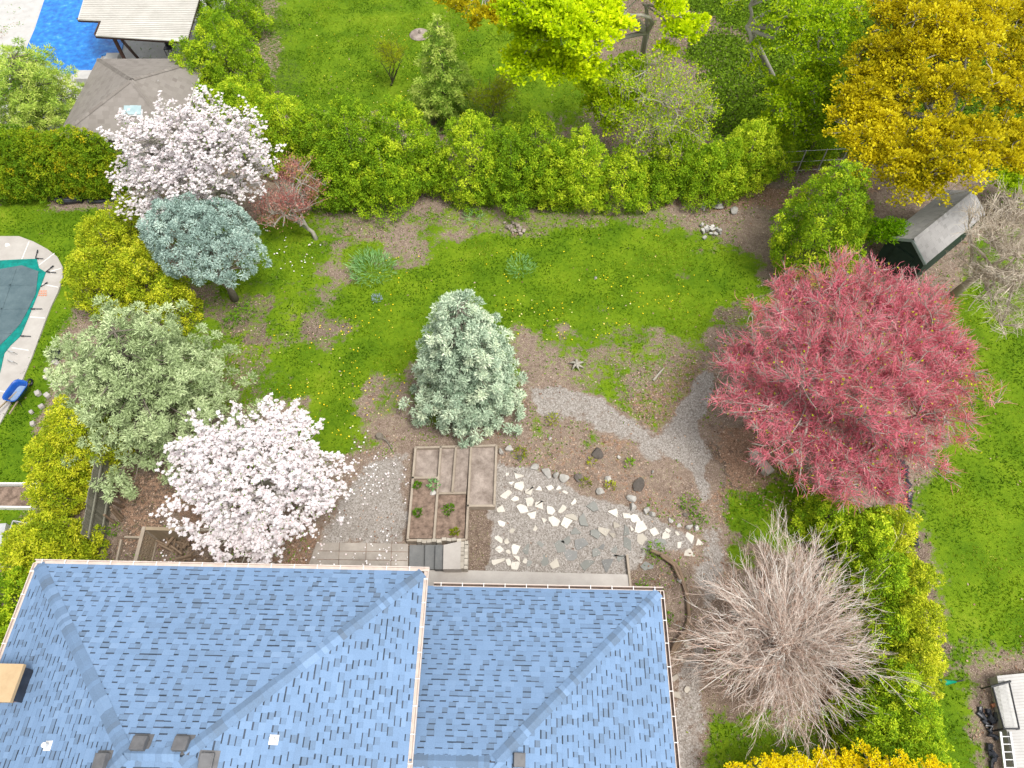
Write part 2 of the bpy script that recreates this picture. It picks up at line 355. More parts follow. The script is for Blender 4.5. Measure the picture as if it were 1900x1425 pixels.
def ground_mat():
    m, nt, b = newmat('garden_ground')
    s1 = nt.nodes.new('ShaderNodeSeparateColor'); nt.links.new(attr(nt, 'm1', 'Color'), s1.inputs[0])
    s2 = nt.nodes.new('ShaderNodeSeparateColor'); nt.links.new(attr(nt, 'm2', 'Color'), s2.inputs[0])
    na = noise(nt, .55, 5).outputs['Fac']; nb = noise(nt, 6, 6, .75).outputs['Fac']; nc = noise(nt, 28, 3, .8).outputs['Fac']; nd = noise(nt, 2.2, 5, .7).outputs['Fac']
    def thr(mask, nz, k=5.):     # mask broken up by noise
        return mth(nt, 'ADD', mth(nt, 'MULTIPLY', mth(nt, 'ADD', mth(nt, 'SUBTRACT', mask, .5), mth(nt, 'MULTIPLY', mth(nt, 'SUBTRACT', nz, .5), 2.6)), k), .5, True)
    rs = ramp(nt, [(.30, (.045, .03, .022)), (.42, (.14, .10, .076)), (.55, (.25, .19, .148)), (.70, (.43, .355, .30))])
    nt.links.new(mth(nt, 'ADD', mth(nt, 'MULTIPLY', nb, .45), mth(nt, 'ADD', mth(nt, 'MULTIPLY', nc, .3), mth(nt, 'MULTIPLY', nd, .25))), rs.inputs[0])
    col = rs.outputs[0]
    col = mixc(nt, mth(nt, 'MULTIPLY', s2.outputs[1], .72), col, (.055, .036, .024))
    sp = noise(nt, 36, 2, .5).outputs['Fac']; sg = noise(nt, 19, 3, .7).outputs['Fac']
    col = mixc(nt, mth(nt, 'MULTIPLY', mth(nt, 'SUBTRACT', sp, .57), 8, True), col, (.50, .40, .33))
    col = mixc(nt, mth(nt, 'MULTIPLY', mth(nt, 'ADD', mth(nt, 'SUBTRACT', sg, .62), mth(nt, 'MULTIPLY', mth(nt, 'SUBTRACT', nd, .5), .35)), 8, True), col, (.16, .25, .02))
    col = mixc(nt, mth(nt, 'MULTIPLY', mth(nt, 'SUBTRACT', .42, sg), 7, True), col, (.06, .04, .03))
    rl = ramp(nt, [(.3, (.08, .045, .03)), (.48, (.22, .135, .09)), (.62, (.40, .27, .19)), (.8, (.56, .43, .34))]); nt.links.new(nc, rl.inputs[0])
    col = mixc(nt, thr(s1.outputs[2], nb), col, rl.outputs[0])
    rg = ramp(nt, [(.3, (0.037, 0.081, 0.004)), (.44, (0.074, 0.146, 0.005)), (.56, (0.138, 0.221, 0.008)), (.72, (0.267, 0.302, 0.030))])
    nt.links.new(mth(nt, 'ADD', mth(nt, 'MULTIPLY', na, .45), mth(nt, 'ADD', mth(nt, 'MULTIPLY', nb, .25), mth(nt, 'MULTIPLY', nc, .3))), rg.inputs[0])
    nbd = mth(nt, 'ADD', mth(nt, 'MULTIPLY', nb, .55), mth(nt, 'MULTIPLY', nd, .45))
    col = mixc(nt, thr(s1.outputs[0], nbd, 3.6), col, rg.outputs[0])
    ri = ramp(nt, [(.3, (.035, .055, .012)), (.55, (.07, .12, .012)), (.8, (.12, .20, .02))]); nt.links.new(nc, ri.inputs[0])
    col = mixc(nt, thr(s2.outputs[0], nb), col, ri.outputs[0])
    vo = nt.nodes.new('ShaderNodeTexVoronoi'); vo.inputs['Scale'].default_value = 27
    gg = nt.nodes.new('ShaderNodeNewGeometry'); nt.links.new(gg.outputs['Position'], vo.inputs['Vector'])
    bw = nt.nodes.new('ShaderNodeRGBToBW'); nt.links.new(vo.outputs['Color'], bw.inputs[0])
    rv = ramp(nt, [(.1, (.10, .085, .07)), (.42, (.25, .222, .195)), (.65, (.335, .31, .285)), (1, (.54, .51, .48))])
    nt.links.new(mth(nt, 'ADD', mth(nt, 'MULTIPLY', bw.outputs[0], .65), mth(nt, 'MULTIPLY', nb, .35)), rv.inputs[0])
    col = mixc(nt, thr(mth(nt, 'SUBTRACT', s1.outputs[1], .13), nbd, 3.4), col, rv.outputs[0])
    nt.links.new(col, b.inputs['Base Color']); b.inputs['Roughness'].default_value = .95; b.inputs['Specular IOR Level'].default_value = .1
    bp = nt.nodes.new('ShaderNodeBump'); bp.inputs['Strength'].default_value = .6; bp.inputs['Distance'].default_value = .04
    nt.links.new(nc, bp.inputs['Height']); nt.links.new(bp.outputs[0], b.inputs['Normal'])
    return m
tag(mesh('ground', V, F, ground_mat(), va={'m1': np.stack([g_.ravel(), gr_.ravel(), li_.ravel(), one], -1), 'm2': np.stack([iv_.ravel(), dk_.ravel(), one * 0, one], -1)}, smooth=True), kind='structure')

# bits growing or lying on the ground --------------------------------
HARD = [[(0, 430), (60, 438), (120, 490), (115, 540), (0, 775)], [(740, 820), (930, 815), (930, 1010), (740, 1010)], [(760, 1000), (870, 1000), (870, 1060), (1180, 1050), (1180, 1110), (590, 1110), (590, 1006)]]
def scatter(n, box=(-36, 36, 1, 46), hard=True):
    x = rng.uniform(box[0], box[1], n); y = rng.uniform(box[2], box[3], n)
    px, py = PR(x, y, 0.); k = (px > -90) & (px < 1990) & (py > -80) & (py < 1480)
    x, y = x[k], y[k]
    for h in HARD if hard else []: k = ~pip(*PR(x, y, 0.), h); x, y = x[k], y[k]
    return x, y
def blades(name, x, y, L, W, mat, up=1.0, flat=False, cl=None, label=None, z=.0):
    n = len(x); P = np.stack([x, y, wob(x * 1.7, y * 1.7) * .05 - .02 + z], -1)
    D = rsph(n); D[:, 2] = np.abs(D[:, 2]) * up if not flat else D[:, 2] * .12
    Nn = None
    if flat: Nn = nrm(rng.normal(size=(n, 3)) * .25 + np.array([0, 0, 1.]))
    V, F = leafq(P, D, L * rng.uniform(.6, 1.3, n), W * rng.uniform(.7, 1.3, n), Nn)
    o = mesh(name, V, F, mat, fa={'rnd': rng.random(n), 'cl': cl if cl is not None else rng.random(n)})
    return tag(o, label, kind='stuff')
def pat(x, y, f=1.0): return np.clip(.5 + wob(x * f + 5, y * f - 3) * 1.0 + wob(x * 2.7, y * 2.7 + 8) * .7 + rng.normal(size=len(x)) * .12, 0, 1)
M['grass'] = leafmat('lawn_grass', [(0, (0.031, 0.086, 0.002)), (.3, (0.065, 0.154, 0.004)), (.55, (0.127, 0.234, 0.005)), (.8, (0.222, 0.320, 0.008)), (1, (0.402, 0.443, 0.060))], .4)
M['weed'] = leafmat('broad_weeds', [(0, (0.075, 0.180, 0.010)), (.5, (0.150, 0.324, 0.014)), (1, (0.330, 0.504, 0.036))], .4)
M['dead'] = leafmat('dead_leaves', [(0, (0.098, 0.053, 0.033)), (.4, (0.295, 0.176, 0.114)), (.7, (0.451, 0.326, 0.237)), (1, (0.558, 0.458, 0.380))], .15, .8, .2)
M['ivy'] = leafmat('ivy_leaves', [(0, (0.054, 0.094, 0.009)), (.5, (0.126, 0.225, 0.013)), (1, (0.288, 0.450, 0.022))], .3)
x, y = scatter(640000); g, gr, li, iv, dk = fields(x, y); k = rng.random(len(x)) < np.clip(g ** 1.4 * np.clip(.75 + wob(x * 4, y * 4) * 1.5, .25, 1.2), 0, 1)
x, y = x[k], y[k]
blades('grass', x, y, .10, .04, M['grass'], .9, cl=pat(x, y), label='short green spring grass of the lawns')
x, y = scatter(130000); g, gr, li, iv, dk = fields(x, y); cn = wob(x * 2.3 + 9, y * 2.3); k = (rng.random(len(x)) < np.clip(cn * 2.2 + .05, 0, 1)) & (g < .9) & (gr < .5) & (iv < .4) & (dk < .75)
x, y = x[k], y[k]; blades('weeds', x, y, .10, .055, M['weed'], .5, label='bright green broadleaf weeds scattered over the bare soil', z=.02)
x, y = scatter(150000); g, gr, li, iv, dk = fields(x, y); k = rng.random(len(x)) < np.clip(li * .9 + (g < .6) * .20 * np.clip(1 + wob(x * 2, y * 2) * 3, 0, 3) - gr * .4, 0.012, 1)
x, y = x[k], y[k]; blades('fallen_leaves', x, y, .09, .06, M['dead'], flat=True, label='tan and brown fallen leaves lying on the beds and paths', z=.03)
x, y = scatter(260000, (4, 36, 26, 46)); g, gr, li, iv, dk = fields(x, y); k = rng.random(len(x)) < iv
x, y = x[k], y[k]; blades('ivy', x, y, .15, .11, M['ivy'], .5, label='dark green ground cover under the big trees', z=.03)
# dandelions
def spots(name, polys, n, size, mat, label, z=.06):
    xs, ys = scatter(n, hard=name != 'petals'); k = np.zeros(len(xs), bool)
    for p, d in polys:
        k |= pip(*PR(xs, ys, 0.), p) & (rng.random(len(xs)) < d)
    xs, ys = xs[k], ys[k]; k = rng.random(len(xs)) < np.clip(.5 + wob(xs * 1.6, ys * 1.6) * 1.5, .1, 1); xs, ys = xs[k], ys[k]; n = len(xs)
    ang = np.arange(6) * math.pi / 3; r = size * rng.uniform(.6, 1.2, n)
    zz = z + rng.uniform(0, .03, n)
    V = np.stack([xs[:, None] + r[:, None] * np.cos(ang), ys[:, None] + r[:, None] * np.sin(ang), zz[:, None] + r[:, None] * .4 * rng.normal(size=(n, 1)) * np.cos(ang)], -1).reshape(-1, 3)
    tag(mesh(name, V, np.arange(6 * n).reshape(n, 6), mat, fa={'rnd': rng.random(n), 'cl': rng.random(n)}), label, kind='stuff')
M['dand'] = leafmat('dandelion_heads', [(0, (.75, .50, .01)), (.6, (.85, .68, .03)), (1, (.9, .85, .5))], 0)
M['petal'] = leafmat('magnolia_petals', [(0, (.72, .56, .56)), (.3, (.82, .74, .74)), (.6, (.88, .85, .85)), (1, (.9, .9, .89))], .25, .6)
spots('dandelions', [([(480, 620), (760, 560), (760, 740), (640, 820), (520, 740)], .9), ([(880, 470), (1120, 430), (1250, 560), (1100, 640), (960, 640), (900, 540)], .8), ([(700, 480), (900, 450), (900, 640), (700, 640)], .35), ([(520, 50), (800, 60), (800, 220), (560, 220)], .3), ([(1100, 420), (1400, 440), (1300, 640)], .15)], 26000, .028, M['dand'], 'small yellow dandelion heads dotted over the lawn')
spots('petals', [([(590, 850), (760, 850), (752, 1050), (560, 1050)], .9), ([(300, 960), (600, 960), (640, 1055), (300, 1055)], .9), ([(470, 420), (600, 450), (560, 520), (470, 500)], .35), ([(640, 780), (760, 840), (640, 860)], .25), ([(590, 1000), (760, 1010), (760, 1050), (590, 1050)], .7)], 90000, .035, M['petal'], 'fallen white magnolia petals on gravel and paving', .09)
M['fal'] = leafmat('pebbles', [(0, (.22, .19, .165)), (1, (.60, .565, .53))], 0)
spots('gravel', [(p, .8) for p, s in GRAVEL], 190000, .016, M['fal'], 'loose grey gravel chips of the paths and patio', .01)

exec_later = []
# ================================================================ HOUSE
HA = R_(-1.16)
def HW(x, y, z): return np.array([x * math.cos(HA) - y * math.sin(HA), x * math.sin(HA) + y * math.cos(HA), z])
def slope_tiles(A, B, Ct, D, T, dark=True, course=.143, wmin=.11, wmax=.28, seed=1, lift=.03, tooth=.005):
    """A-B eave (left to right seen from outside, looking up the slope), D-Ct top edge; returns arrays"""
    rs = np.random.default_rng(seed)
    A, B, Ct, D = (np.array(q, float) for q in (A, B, Ct, D))
    ex = nrm(B - A); nn = nrm(np.cross(ex, D - A)); up = np.cross(nn, ex)
    if nn[2] < 0: nn = -nn; up = -up if up[2] < 0 else up
    H_ = (D - A) @ up; n = int(H_ / course)
    xl = lambda t: ((D - A) @ ex) * t / H_
    xr = lambda t: ((B - A) @ ex) + ((Ct - B) @ ex) * t / H_
    V = []; Fr = []; mi = []
    for i in range(n + 1):
        t0 = i * course; t1 = min(t0 + course, H_)
        if t1 - t0 < .02: break
        tm = (t0 + t1) / 2
        lo, hi = xl(tm), xr(tm); x_ = lo - rs.random() * .1; tooth_on = rs.random() < .5
        while x_ < hi:
            wd = rs.uniform(wmin * 1.2, wmax * 1.15) if tooth_on else rs.uniform(wmin, wmax * .8)
            a, b = max(x_, lo), min(x_ + wd, hi); x_ += wd
            if b - a > .01:
                z = lift + (tooth if tooth_on else 0) + .0015 * (i % 2)
                def q(u, v, zz): return A + ex * u + up * v + nn * zz
                def quad(u0, u1, v0, v1, zz, m, r):
                    V.extend([q(u0, v0, zz), q(u1, v0, zz), q(u1, v1, zz), q(u0, v1, zz)]); mi.append(m); Fr.append(r)
                # piece (upper edge a bit lower so that the course above laps it)
                base = .64 + rs.normal() * .045 if tooth_on else .52 + rs.normal() * .09
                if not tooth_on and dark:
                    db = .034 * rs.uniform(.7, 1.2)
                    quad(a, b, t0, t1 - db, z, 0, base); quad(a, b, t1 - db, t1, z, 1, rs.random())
                else: quad(a, b, t0, t1, z, 0, base)
            tooth_on = not tooth_on if rs.random() < .9 else tooth_on
    V = np.array(V); return V, np.arange(len(V)).reshape(-1, 4), np.array(mi), np.array(Fr)
def hipcaps(mb, a, b, wd=.30, st=.13, drop=.0):
    a = np.array(a, float); b = np.array(b, float); L = np.linalg.norm(b - a); n = int(L / st); d = (b - a) / L; s = nrm(np.cross(d, (0, 0, 1)))
    r = .5
    for i in range(n):
        if random.random() < .75: r = random.choice([.3, .36, .42, .46, .5, .58, .75]) + random.uniform(-.05, .05)
        p = a + d * st * i; q_ = a + d * st * (i + 1.06); z0 = .06 + drop; dz = .055 if abs(d[2]) > .05 else .09
        w2 = wd / 2
        V = [p - s * w2 + (0, 0, z0 - dz), p + (0, 0, z0 + .012), p + s * w2 + (0, 0, z0 - dz), q_ + s * w2 + (0, 0, z0 - dz + .008), q_ + (0, 0, z0 + .02), q_ - s * w2 + (0, 0, z0 - dz + .008)]
        mb.add(V, [(0, 1, 4, 5), (1, 2, 3, 4)], 0, r)
def hip_roof(parent, x0, x1, yn, ys, ze, zr, seed, mats, tf=HW, west_open=False, caps='hip', course=.143, hiponly=None, **kw):
    d = (yn - ys) / 2; ym = (yn + ys) / 2
    NW, NE, SE, SW = (tf(x0, yn, ze), tf(x1, yn, ze), tf(x1, ys, ze), tf(x0, ys, ze))
    rW = tf(x0 if west_open else x0 + d, ym, zr); rE = tf(x1 - d, ym, zr)
    sl = [(NE, NW, rW, rE), (SE, NE, rE, rE), (SW, SE, rE, rW)] + ([] if west_open else [(NW, SW, rW, rW)])
    for i, (a, b, c, e) in enumerate(sl):
        V, F, mi, r = slope_tiles(a, b, c, e, None, seed=seed + i, course=course, **kw)
        rf = mesh('roof', V, F, mats, parent, mi=mi, fa={'rnd': r})
        mb = MB(); mb.add([a, b, c, e] if np.linalg.norm(c - e) > .01 else [a, b, c], [(0, 1, 2, 3)] if np.linalg.norm(c - e) > .01 else [(0, 1, 2)]); mb.build('roof_deck', M['gutter_in'], rf)
    mb = MB()
    for a, b in ([(NE, rE), (SE, rE)] + ([] if west_open else [(NW, rW), (SW, rW)])): hipcaps(mb, a + (b - a) * .01, b)
    if np.linalg.norm(rE - rW) > .2: hipcaps(mb, rW, rE)
    mb.build('ridge_cap', mats, parent)
    return NW, NE, SE, SW, rW, rE
def gutter(parent, a, b, z, out, wd=.10, step=.61):
    "open eaves gutter from a to b; out = outward direction"
    a = np.array(a, float); b = np.array(b, float); out = nrm(np.array(out, float)); up = np.array([0, 0, 1.])
    mb = MB(); mb.beam(a + out * wd, b + out * wd, .022, .10); mb.beam(a + out * .008, b + out * .008, .016, .09)
    o = mb.build('gutter', M['gutter'], parent)
    m2 = MB(); m2.beam(a + out * wd / 2 - up * .03, b + out * wd / 2 - up * .03, wd - .02, .02); m2.build('gutter_floor', M['gutter_in'] if z < 5 else M['gutter'], o)
    m3 = MB(); L = np.linalg.norm(b - a); n = int(L / step)
    for i in range(n + 1):
        p = a + (b - a) * ((i + .35) * step / L)
        if (i + .35) * step >= L: continue
        m3 = MB(); m3.beam(p + up * .058, p + out * (wd + .012) + up * .058, .022, .008); m3.build('gutter_hanger', M['white_paint'], o)
house = thing('house', 'house with blue shingled hip roofs on two levels, filling the bottom of the photo', 'house', HW(-4, 1, 0))
L0, L1, LN, LS, LZ, LR = -12.69, -2.42, 5.68, -3.36, 6.0, 7.68
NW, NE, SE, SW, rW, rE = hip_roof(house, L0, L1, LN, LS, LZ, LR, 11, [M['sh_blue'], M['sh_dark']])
R1, RN, RS, RZ, RR = 4.10, 5.80, -3.25, 4.2, 5.92
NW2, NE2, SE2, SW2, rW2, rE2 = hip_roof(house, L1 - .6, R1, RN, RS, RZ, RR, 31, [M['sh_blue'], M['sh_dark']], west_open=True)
mb = MB()
mb.prism([HW(L0 + .5, LS + .5, 0), HW(L1 - .5, LS + .5, 0), HW(L1 - .5, LN - .5, 0), HW(L0 + .5, LN - .5, 0)], -.3, LZ - .05)
mb.prism([HW(L1 - .49, RS + .5, 0), HW(R1 - .5, RS + .5, 0), HW(R1 - .5, RN - .5, 0), HW(L1 - .49, RN - .5, 0)], -.3, RZ - .05)
mb.build('wall', M['brick'], house)
mb = MB()
mb.prism([HW(L0, LS, 0), HW(L1, LS, 0), HW(L1, LN, 0), HW(L0, LN, 0)], LZ - .16, LZ - .012)
mb.prism([HW(L1 - .45, RS, 0), HW(R1, RS, 0), HW(R1, RN, 0), HW(L1 - .45, RN, 0)], RZ - .16, RZ - .012)
mb.build('soffit', M['gutter'], house)
hx = HW(1, 0, 0); hy = HW(0, 1, 0)
gutter(house, HW(L0 - .1, LN, LZ), HW(L1 + .12, LN, LZ), LZ, hy); gutter(house, HW(L1, LN, LZ), HW(L1, LS, LZ), LZ, hx); gutter(house, HW(L0, LN, LZ), HW(L0, LS, LZ), LZ, -hx)
gutter(house, HW(L1 + .06, RN, RZ), HW(R1 + .1, RN, RZ), RZ, hy); gutter(house, HW(R1, RN, RZ), HW(R1, RS, RZ), RZ, hx)
# windows and a door under the north eave
for cx, cz, wd, hh, yy in ((-10.4, 4.2, 1.6, 1.1, LN), (-6.5, 4.2, 1.8, 1.1, LN), (-9, 1.5, 1.5, 1.2, LN), (.6, 2.2, 2.0, 1.2, RN)):
    mb = MB(); mb.box(HW(cx, yy - .48, cz), (wd, .06, hh), HA); f = mb.build('window', M['white_paint'], house)
    mb = MB(); mb.box(HW(cx, yy - .44, cz), (wd - .16, .03, hh - .16), HA); mb.build('pane', M['plastic_black'], f)
mb = MB(); mb.box(HW(-1.6, RN - .47, 1.35), (.95, .06, 2.05), HA); d = mb.build('door', M['white_paint'], house)
def on_roof(px, py, ze, yn, edge, axis_):  # z on main north/east/west slope by iteration
    z = ze + .5
    for _ in range(20):
        p = G(px, py, z); hxx = p[0] * math.cos(-HA) - p[1] * math.sin(-HA); hyy = p[0] * math.sin(-HA) + p[1] * math.cos(-HA)
        dist = {'n': yn - hyy, 'w': hxx - edge, 'e': edge - hxx}[axis_]; z = ze + max(dist, 0) * SLP
    return p
SLP = (LR - LZ) / ((LN - LS) / 2)
# chimney
p = on_roof(30, 1265, LZ, LN, L0, 'w'); hc = (-12.95, 2.05)
ch = house
CZ = 6.95; cN = G(42, 1232, CZ); cS = G(21, 1303, CZ); cw = np.linalg.norm(cN - cS); ccen = (cN + cS) / 2 - hx * .62
cc_ = lambda z, dx=0.: np.array([ccen[0], ccen[1], z]) + hx * dx
mb = MB(); mb.box(cc_(3.4), (1.1, cw - .14, 6.9), HA); mb.build('chimney', M['brick'], house)
mb = MB(); mb.box(cc_(CZ - .05), (1.24, cw, .1), HA); mb.build('chimney_cap', M['chim'], house)
mb = MB(); mb.box(cc_(6.42, .575), (.04, cw - .1, .92), HA); mb.build('chimney_flashing', M['plastic_black'], house)
# roof vents
for px, py, ax_, ez, eg, yn in ((263, 1381, 'n', LZ, 0, LN), (340, 1382, 'n', LZ, 0, LN), (193, 1413, 'w', LZ, L0, LN), (387, 1413, 'e', LZ, L1, LN), (963, 1411, 'e', RZ, R1, RN)):
    p = on_roof(px, py, ez, yn, eg, ax_); t = {'n': (-math.atan(SLP), 0), 'w': (0, -math.atan(SLP)), 'e': (0, math.atan(SLP))}[ax_]
    mb = MB(); mb.box(p + (0, 0, .035), (.42, .42, .02), HA, t[0], t[1]); vb = mb.build('roof_vent', M['vent'], house)
    w2 = (.30, .27) if ax_ == 'n' else (.27, .30)
    mb = MB(); mb.box(p + (0, 0, .12), (w2[0], w2[1], .16), HA, t[0] * .7, t[1] * .7); mb.box(p + (0, 0, .205), (w2[0] * .9, w2[1] * .9, .012), HA, t[0] * .7, t[1] * .7)
    h_ = mb.build('vent_hood', M['vent'], vb); bv = h_.modifiers.new('b', 'BEVEL'); bv.width = .04; bv.segments = 3
for px, py, ax_, eg in ((91, 1384, 'w', L0), (509, 1373, 'e', L1)):
    p = on_roof(px, py, LZ, LN, eg, ax_); ty = -math.atan(SLP) if ax_ == 'w' else math.atan(SLP)
    mb = MB(); mb.box(p + (0, 0, .04), (.2, .2, .015), HA, 0, ty); mb.tube([p, p + (0, 0, .22)], .055, 10); mb.build('vent_pipe', M['white_paint'], house)

# ================================================================ PAVING AND STEPS
def slab(name, pix, z0, z1, mat, zpix=None, parent=None, label=None, cat=None, kind=None, inset=0., group=None):
    poly = [G(px, py, z1) for px, py in pix]; c = np.mean(poly, axis=0); c[2] = 0
    mb = MB(); mb.prism(poly, z0, z1, inset=inset); o = mb.build(name, mat, parent, org=None if parent else c)
    if label or kind: tag(o, label, cat, group, kind)
    return o
slab('path', [(790, 1056), (1168, 1066), (1170, 1120), (785, 1120)], -.1, .12, M['concrete'], kind='structure')
slab('pavement', [(588, 1006), (757, 1009), (757, 1080), (560, 1080)], -.1, .05, M['concrete_dark'], kind='structure')
st = thing('garden_steps', 'dark slate steps beside the raised beds leading up to a pale landing', 'steps', G(810, 1035))
for a, b in (((630, 1006), (628, 1052)), ((680, 1007), (678, 1052)), ((727, 1007), (725, 1052)), ((590, 1022), (756, 1024)), ((588, 1038), (756, 1040))):
    mb = MB(); mb.beam(G(*a, .051), G(*b, .051), .02, .006); tag(mb.build('pavement_joint', M['soil'], org=G(*a)), kind='structure')
for a, b, h_, mm in ((760, 789, .10, 'slate'), (789, 808, .24, 'slate'), (808, 825, .38, 'slate'), (823, 855, .50, 'concrete')):
    slab('tread' if mm == 'slate' else 'landing', [(a, 1011), (b, 1011 if mm == 'slate' else 1004), (b, 1056), (a - 1, 1056)], -.1, h_, M[mm], parent=st)
rw = thing('stone_edging', 'low dry stone edging wrapping round the garden steps', 'stone wall', G(830, 1005))
mb = MB()
for i in range(9):
    a = G(778 + i * 9.2, 1004 + random.uniform(-1.5, 1.5) - (i > 4) * 2, .3); mb.box(a - (0, 0, .15), (.16, .11, .36), random.uniform(-.15, .15))
for j in range(2):
    for i in range(8):
        a = G(858.5 + j * 7 - i * .15, 1008 + i * 6.4 + random.uniform(-1, 1), .45); mb.box(a - (0, 0, .2), (.12, .115, .5 + random.uniform(-.02, .02)), random.uniform(-.1, .1))
mb.build('stones', M['stone_tan'], rw)

# ================================================================ RAISED BEDS
rb = thing('raised_bed', 'timber framed raised bed grid with six soil filled cells by the steps', 'raised bed', G(835, 915))
T = lambda a, b, z=.3, w_=.085: (G(*a, z), G(*b, z))
TIM = [((771, 829), (756, 1002)), ((771, 830), (921, 826)), ((921, 826), (917, 938)), ((754, 1002), (864, 1001)), ((818, 828), (805, 1000)), ((846, 828), (839, 914)),
       ((874, 827), (865, 1001)), ((764, 886), (812, 886)), ((812, 915), (865, 914)), ((866, 938), (918, 938))]
for a, b in TIM:
    A, B = T(a, b); mb = MB(); mb.beam(A - (0, 0, .16), B - (0, 0, .16), .085, .32); o = mb.build('timber', M['timber'], rb); bv = o.modifiers.new('b', 'BEVEL'); bv.width = .008
for pix, mm, zz in (([(772, 831), (816, 831), (810, 884), (766, 884)], 'soil_gravel', .14), ([(819, 831), (844, 831), (837, 912), (813, 912)], 'soil_gravel', .18), ([(847, 831), (872, 831), (865, 912), (840, 912)], 'soil_gravel', .18),
                    ([(875, 829), (919, 828), (915, 936), (868, 936)], 'soil_gravel', .2), ([(764, 888), (811, 888), (804, 998), (757, 998)], 'soil', .2), ([(812, 917), (864, 917), (862, 998), (806, 998)], 'soil', .2)):
    poly = [G(*q, .22) for q in pix]; mb = MB(); mb.prism([(q[0], q[1]) for q in poly], -.05, zz); mb.build('soil', M[mm], rb)

# small plants
def clump_plant(name, label, px, py, n, L, W, mat, r, z=.03, up=.8, group=None, cat='plant', zb=.0):
    c = G(px, py, zb); a = rng.uniform(0, 6.28, n); rr = r * np.sqrt(rng.random(n))
    P = np.stack([c[0] + rr * np.cos(a), c[1] + rr * np.sin(a), np.full(n, zb + z) + rng.uniform(0, r * .5, n)], -1)
    D = np.stack([np.cos(a) * .8, np.sin(a) * .8, np.full(n, up)], -1) + rng.normal(size=(n, 3)) * .4
    V, F = leafq(P, D, L * rng.uniform(.6, 1.2, n), W)
    return tag(mesh(name, V, F, mat, org=c, fa={'rnd': rng.random(n), 'cl': np.clip(rng.random() + rng.normal(size=n) * .15, 0, 1)}), label, cat, group)
M['iris'] = leafmat('strap_leaves', [(0, (0.090, 0.221, 0.055)), (.5, (0.180, 0.390, 0.132)), (1, (0.375, 0.585, 0.242))], .3)
M['moss'] = leafmat('moss_mound', [(0, (0.120, 0.156, 0.012)), (.5, (0.216, 0.264, 0.012)), (1, (0.420, 0.432, 0.024))], .2)
clump_plant('daylily_clump', 'large strappy green daylily clump on the bare patch of the lawn', 692, 505, 700, .34, .03, M['iris'], .95, cat='plant')
clump_plant('daylily_clump', 'smaller strappy clump in the middle of the lawn', 965, 500, 260, .26, .03, M['iris'], .6)
clump_plant('daylily_clump', 'thin strappy clump near the cedar hedge', 880, 408, 120, .24, .03, M['iris'], .5)
clump_plant('grey_leaved_plant', 'small silvery blue plant on the lawn edge', 700, 556, 120, .14, .03, leafmat('silver', [(0, (.25, .33, .38)), (1, (.5, .6, .65))], .2), .2)
PL = [(805, 900, .2, 'iris', 'raised bed plant beside the pale rock'), (775, 902, .12, 'weed', 'small weed in the upper corner of the left bed cell'), (775, 953, .14, 'weed', 'small spiky plant low in the left bed cell'), (833, 947, .18, 'weed', 'leafy plant in the middle of the right bed cell'), (844, 988, .12, 'moss', 'bright green mound at the bottom of the right bed cell')]
for px, py, r, mm, lb in PL: clump_plant('bed_plant', lb, px, py, 90, .13, .05, M[mm], r, zb=.2)
for px, py, r, mm, lb in [(1191, 1092, .24, 'weed', 'round green plant at the end of the concrete strip'), (1167, 861, .22, 'weed', 'leafy green plant in the middle of the rock garden'), (1098, 859, .2, 'moss', 'mossy mound in the middle of the rock garden'),
    (1026, 780, .3, 'moss', 'brownish mossy mound below the spruce'), (1133, 903, .22, 'moss', 'yellow moss cushion beside the big flat rocks'), (1086, 898, .25, 'moss', 'moss patch under the dark grey rock'), (965, 842, .3, 'moss', 'moss and weeds by the first edging rocks'), (1278, 935, .4, 'weed', 'bright green clump at the foot of the right gravel path'),
    (1292, 965, .3, 'weed', 'green clump left of the path junction'), (1215, 1022, .4, 'weed', 'green weeds at the top of the curved bed'), (455, 585, .6, 'weed', 'lush green clump under the round blue spruce'), (430, 600, .4, 'weed', 'second green clump under the round blue spruce'), (215, 985, .3, 'weed', 'lone green shrublet by the board fence'),
    (1375, 950, .9, 'weed', 'wide green ground plant right of the path junction'), (1420, 940, .7, 'weed', 'green ground plant below the pale stone bench'), (1235, 1150, .3, 'weed', 'green weed between the house and the curved log edge')]:
    o = clump_plant('garden_plant' if r < .6 else 'ground_cover', lb, px, py, int(260 * r), .12, .055, M[mm], r * .85)
    if r >= .6: del o['category']; o['kind'] = 'stuff'

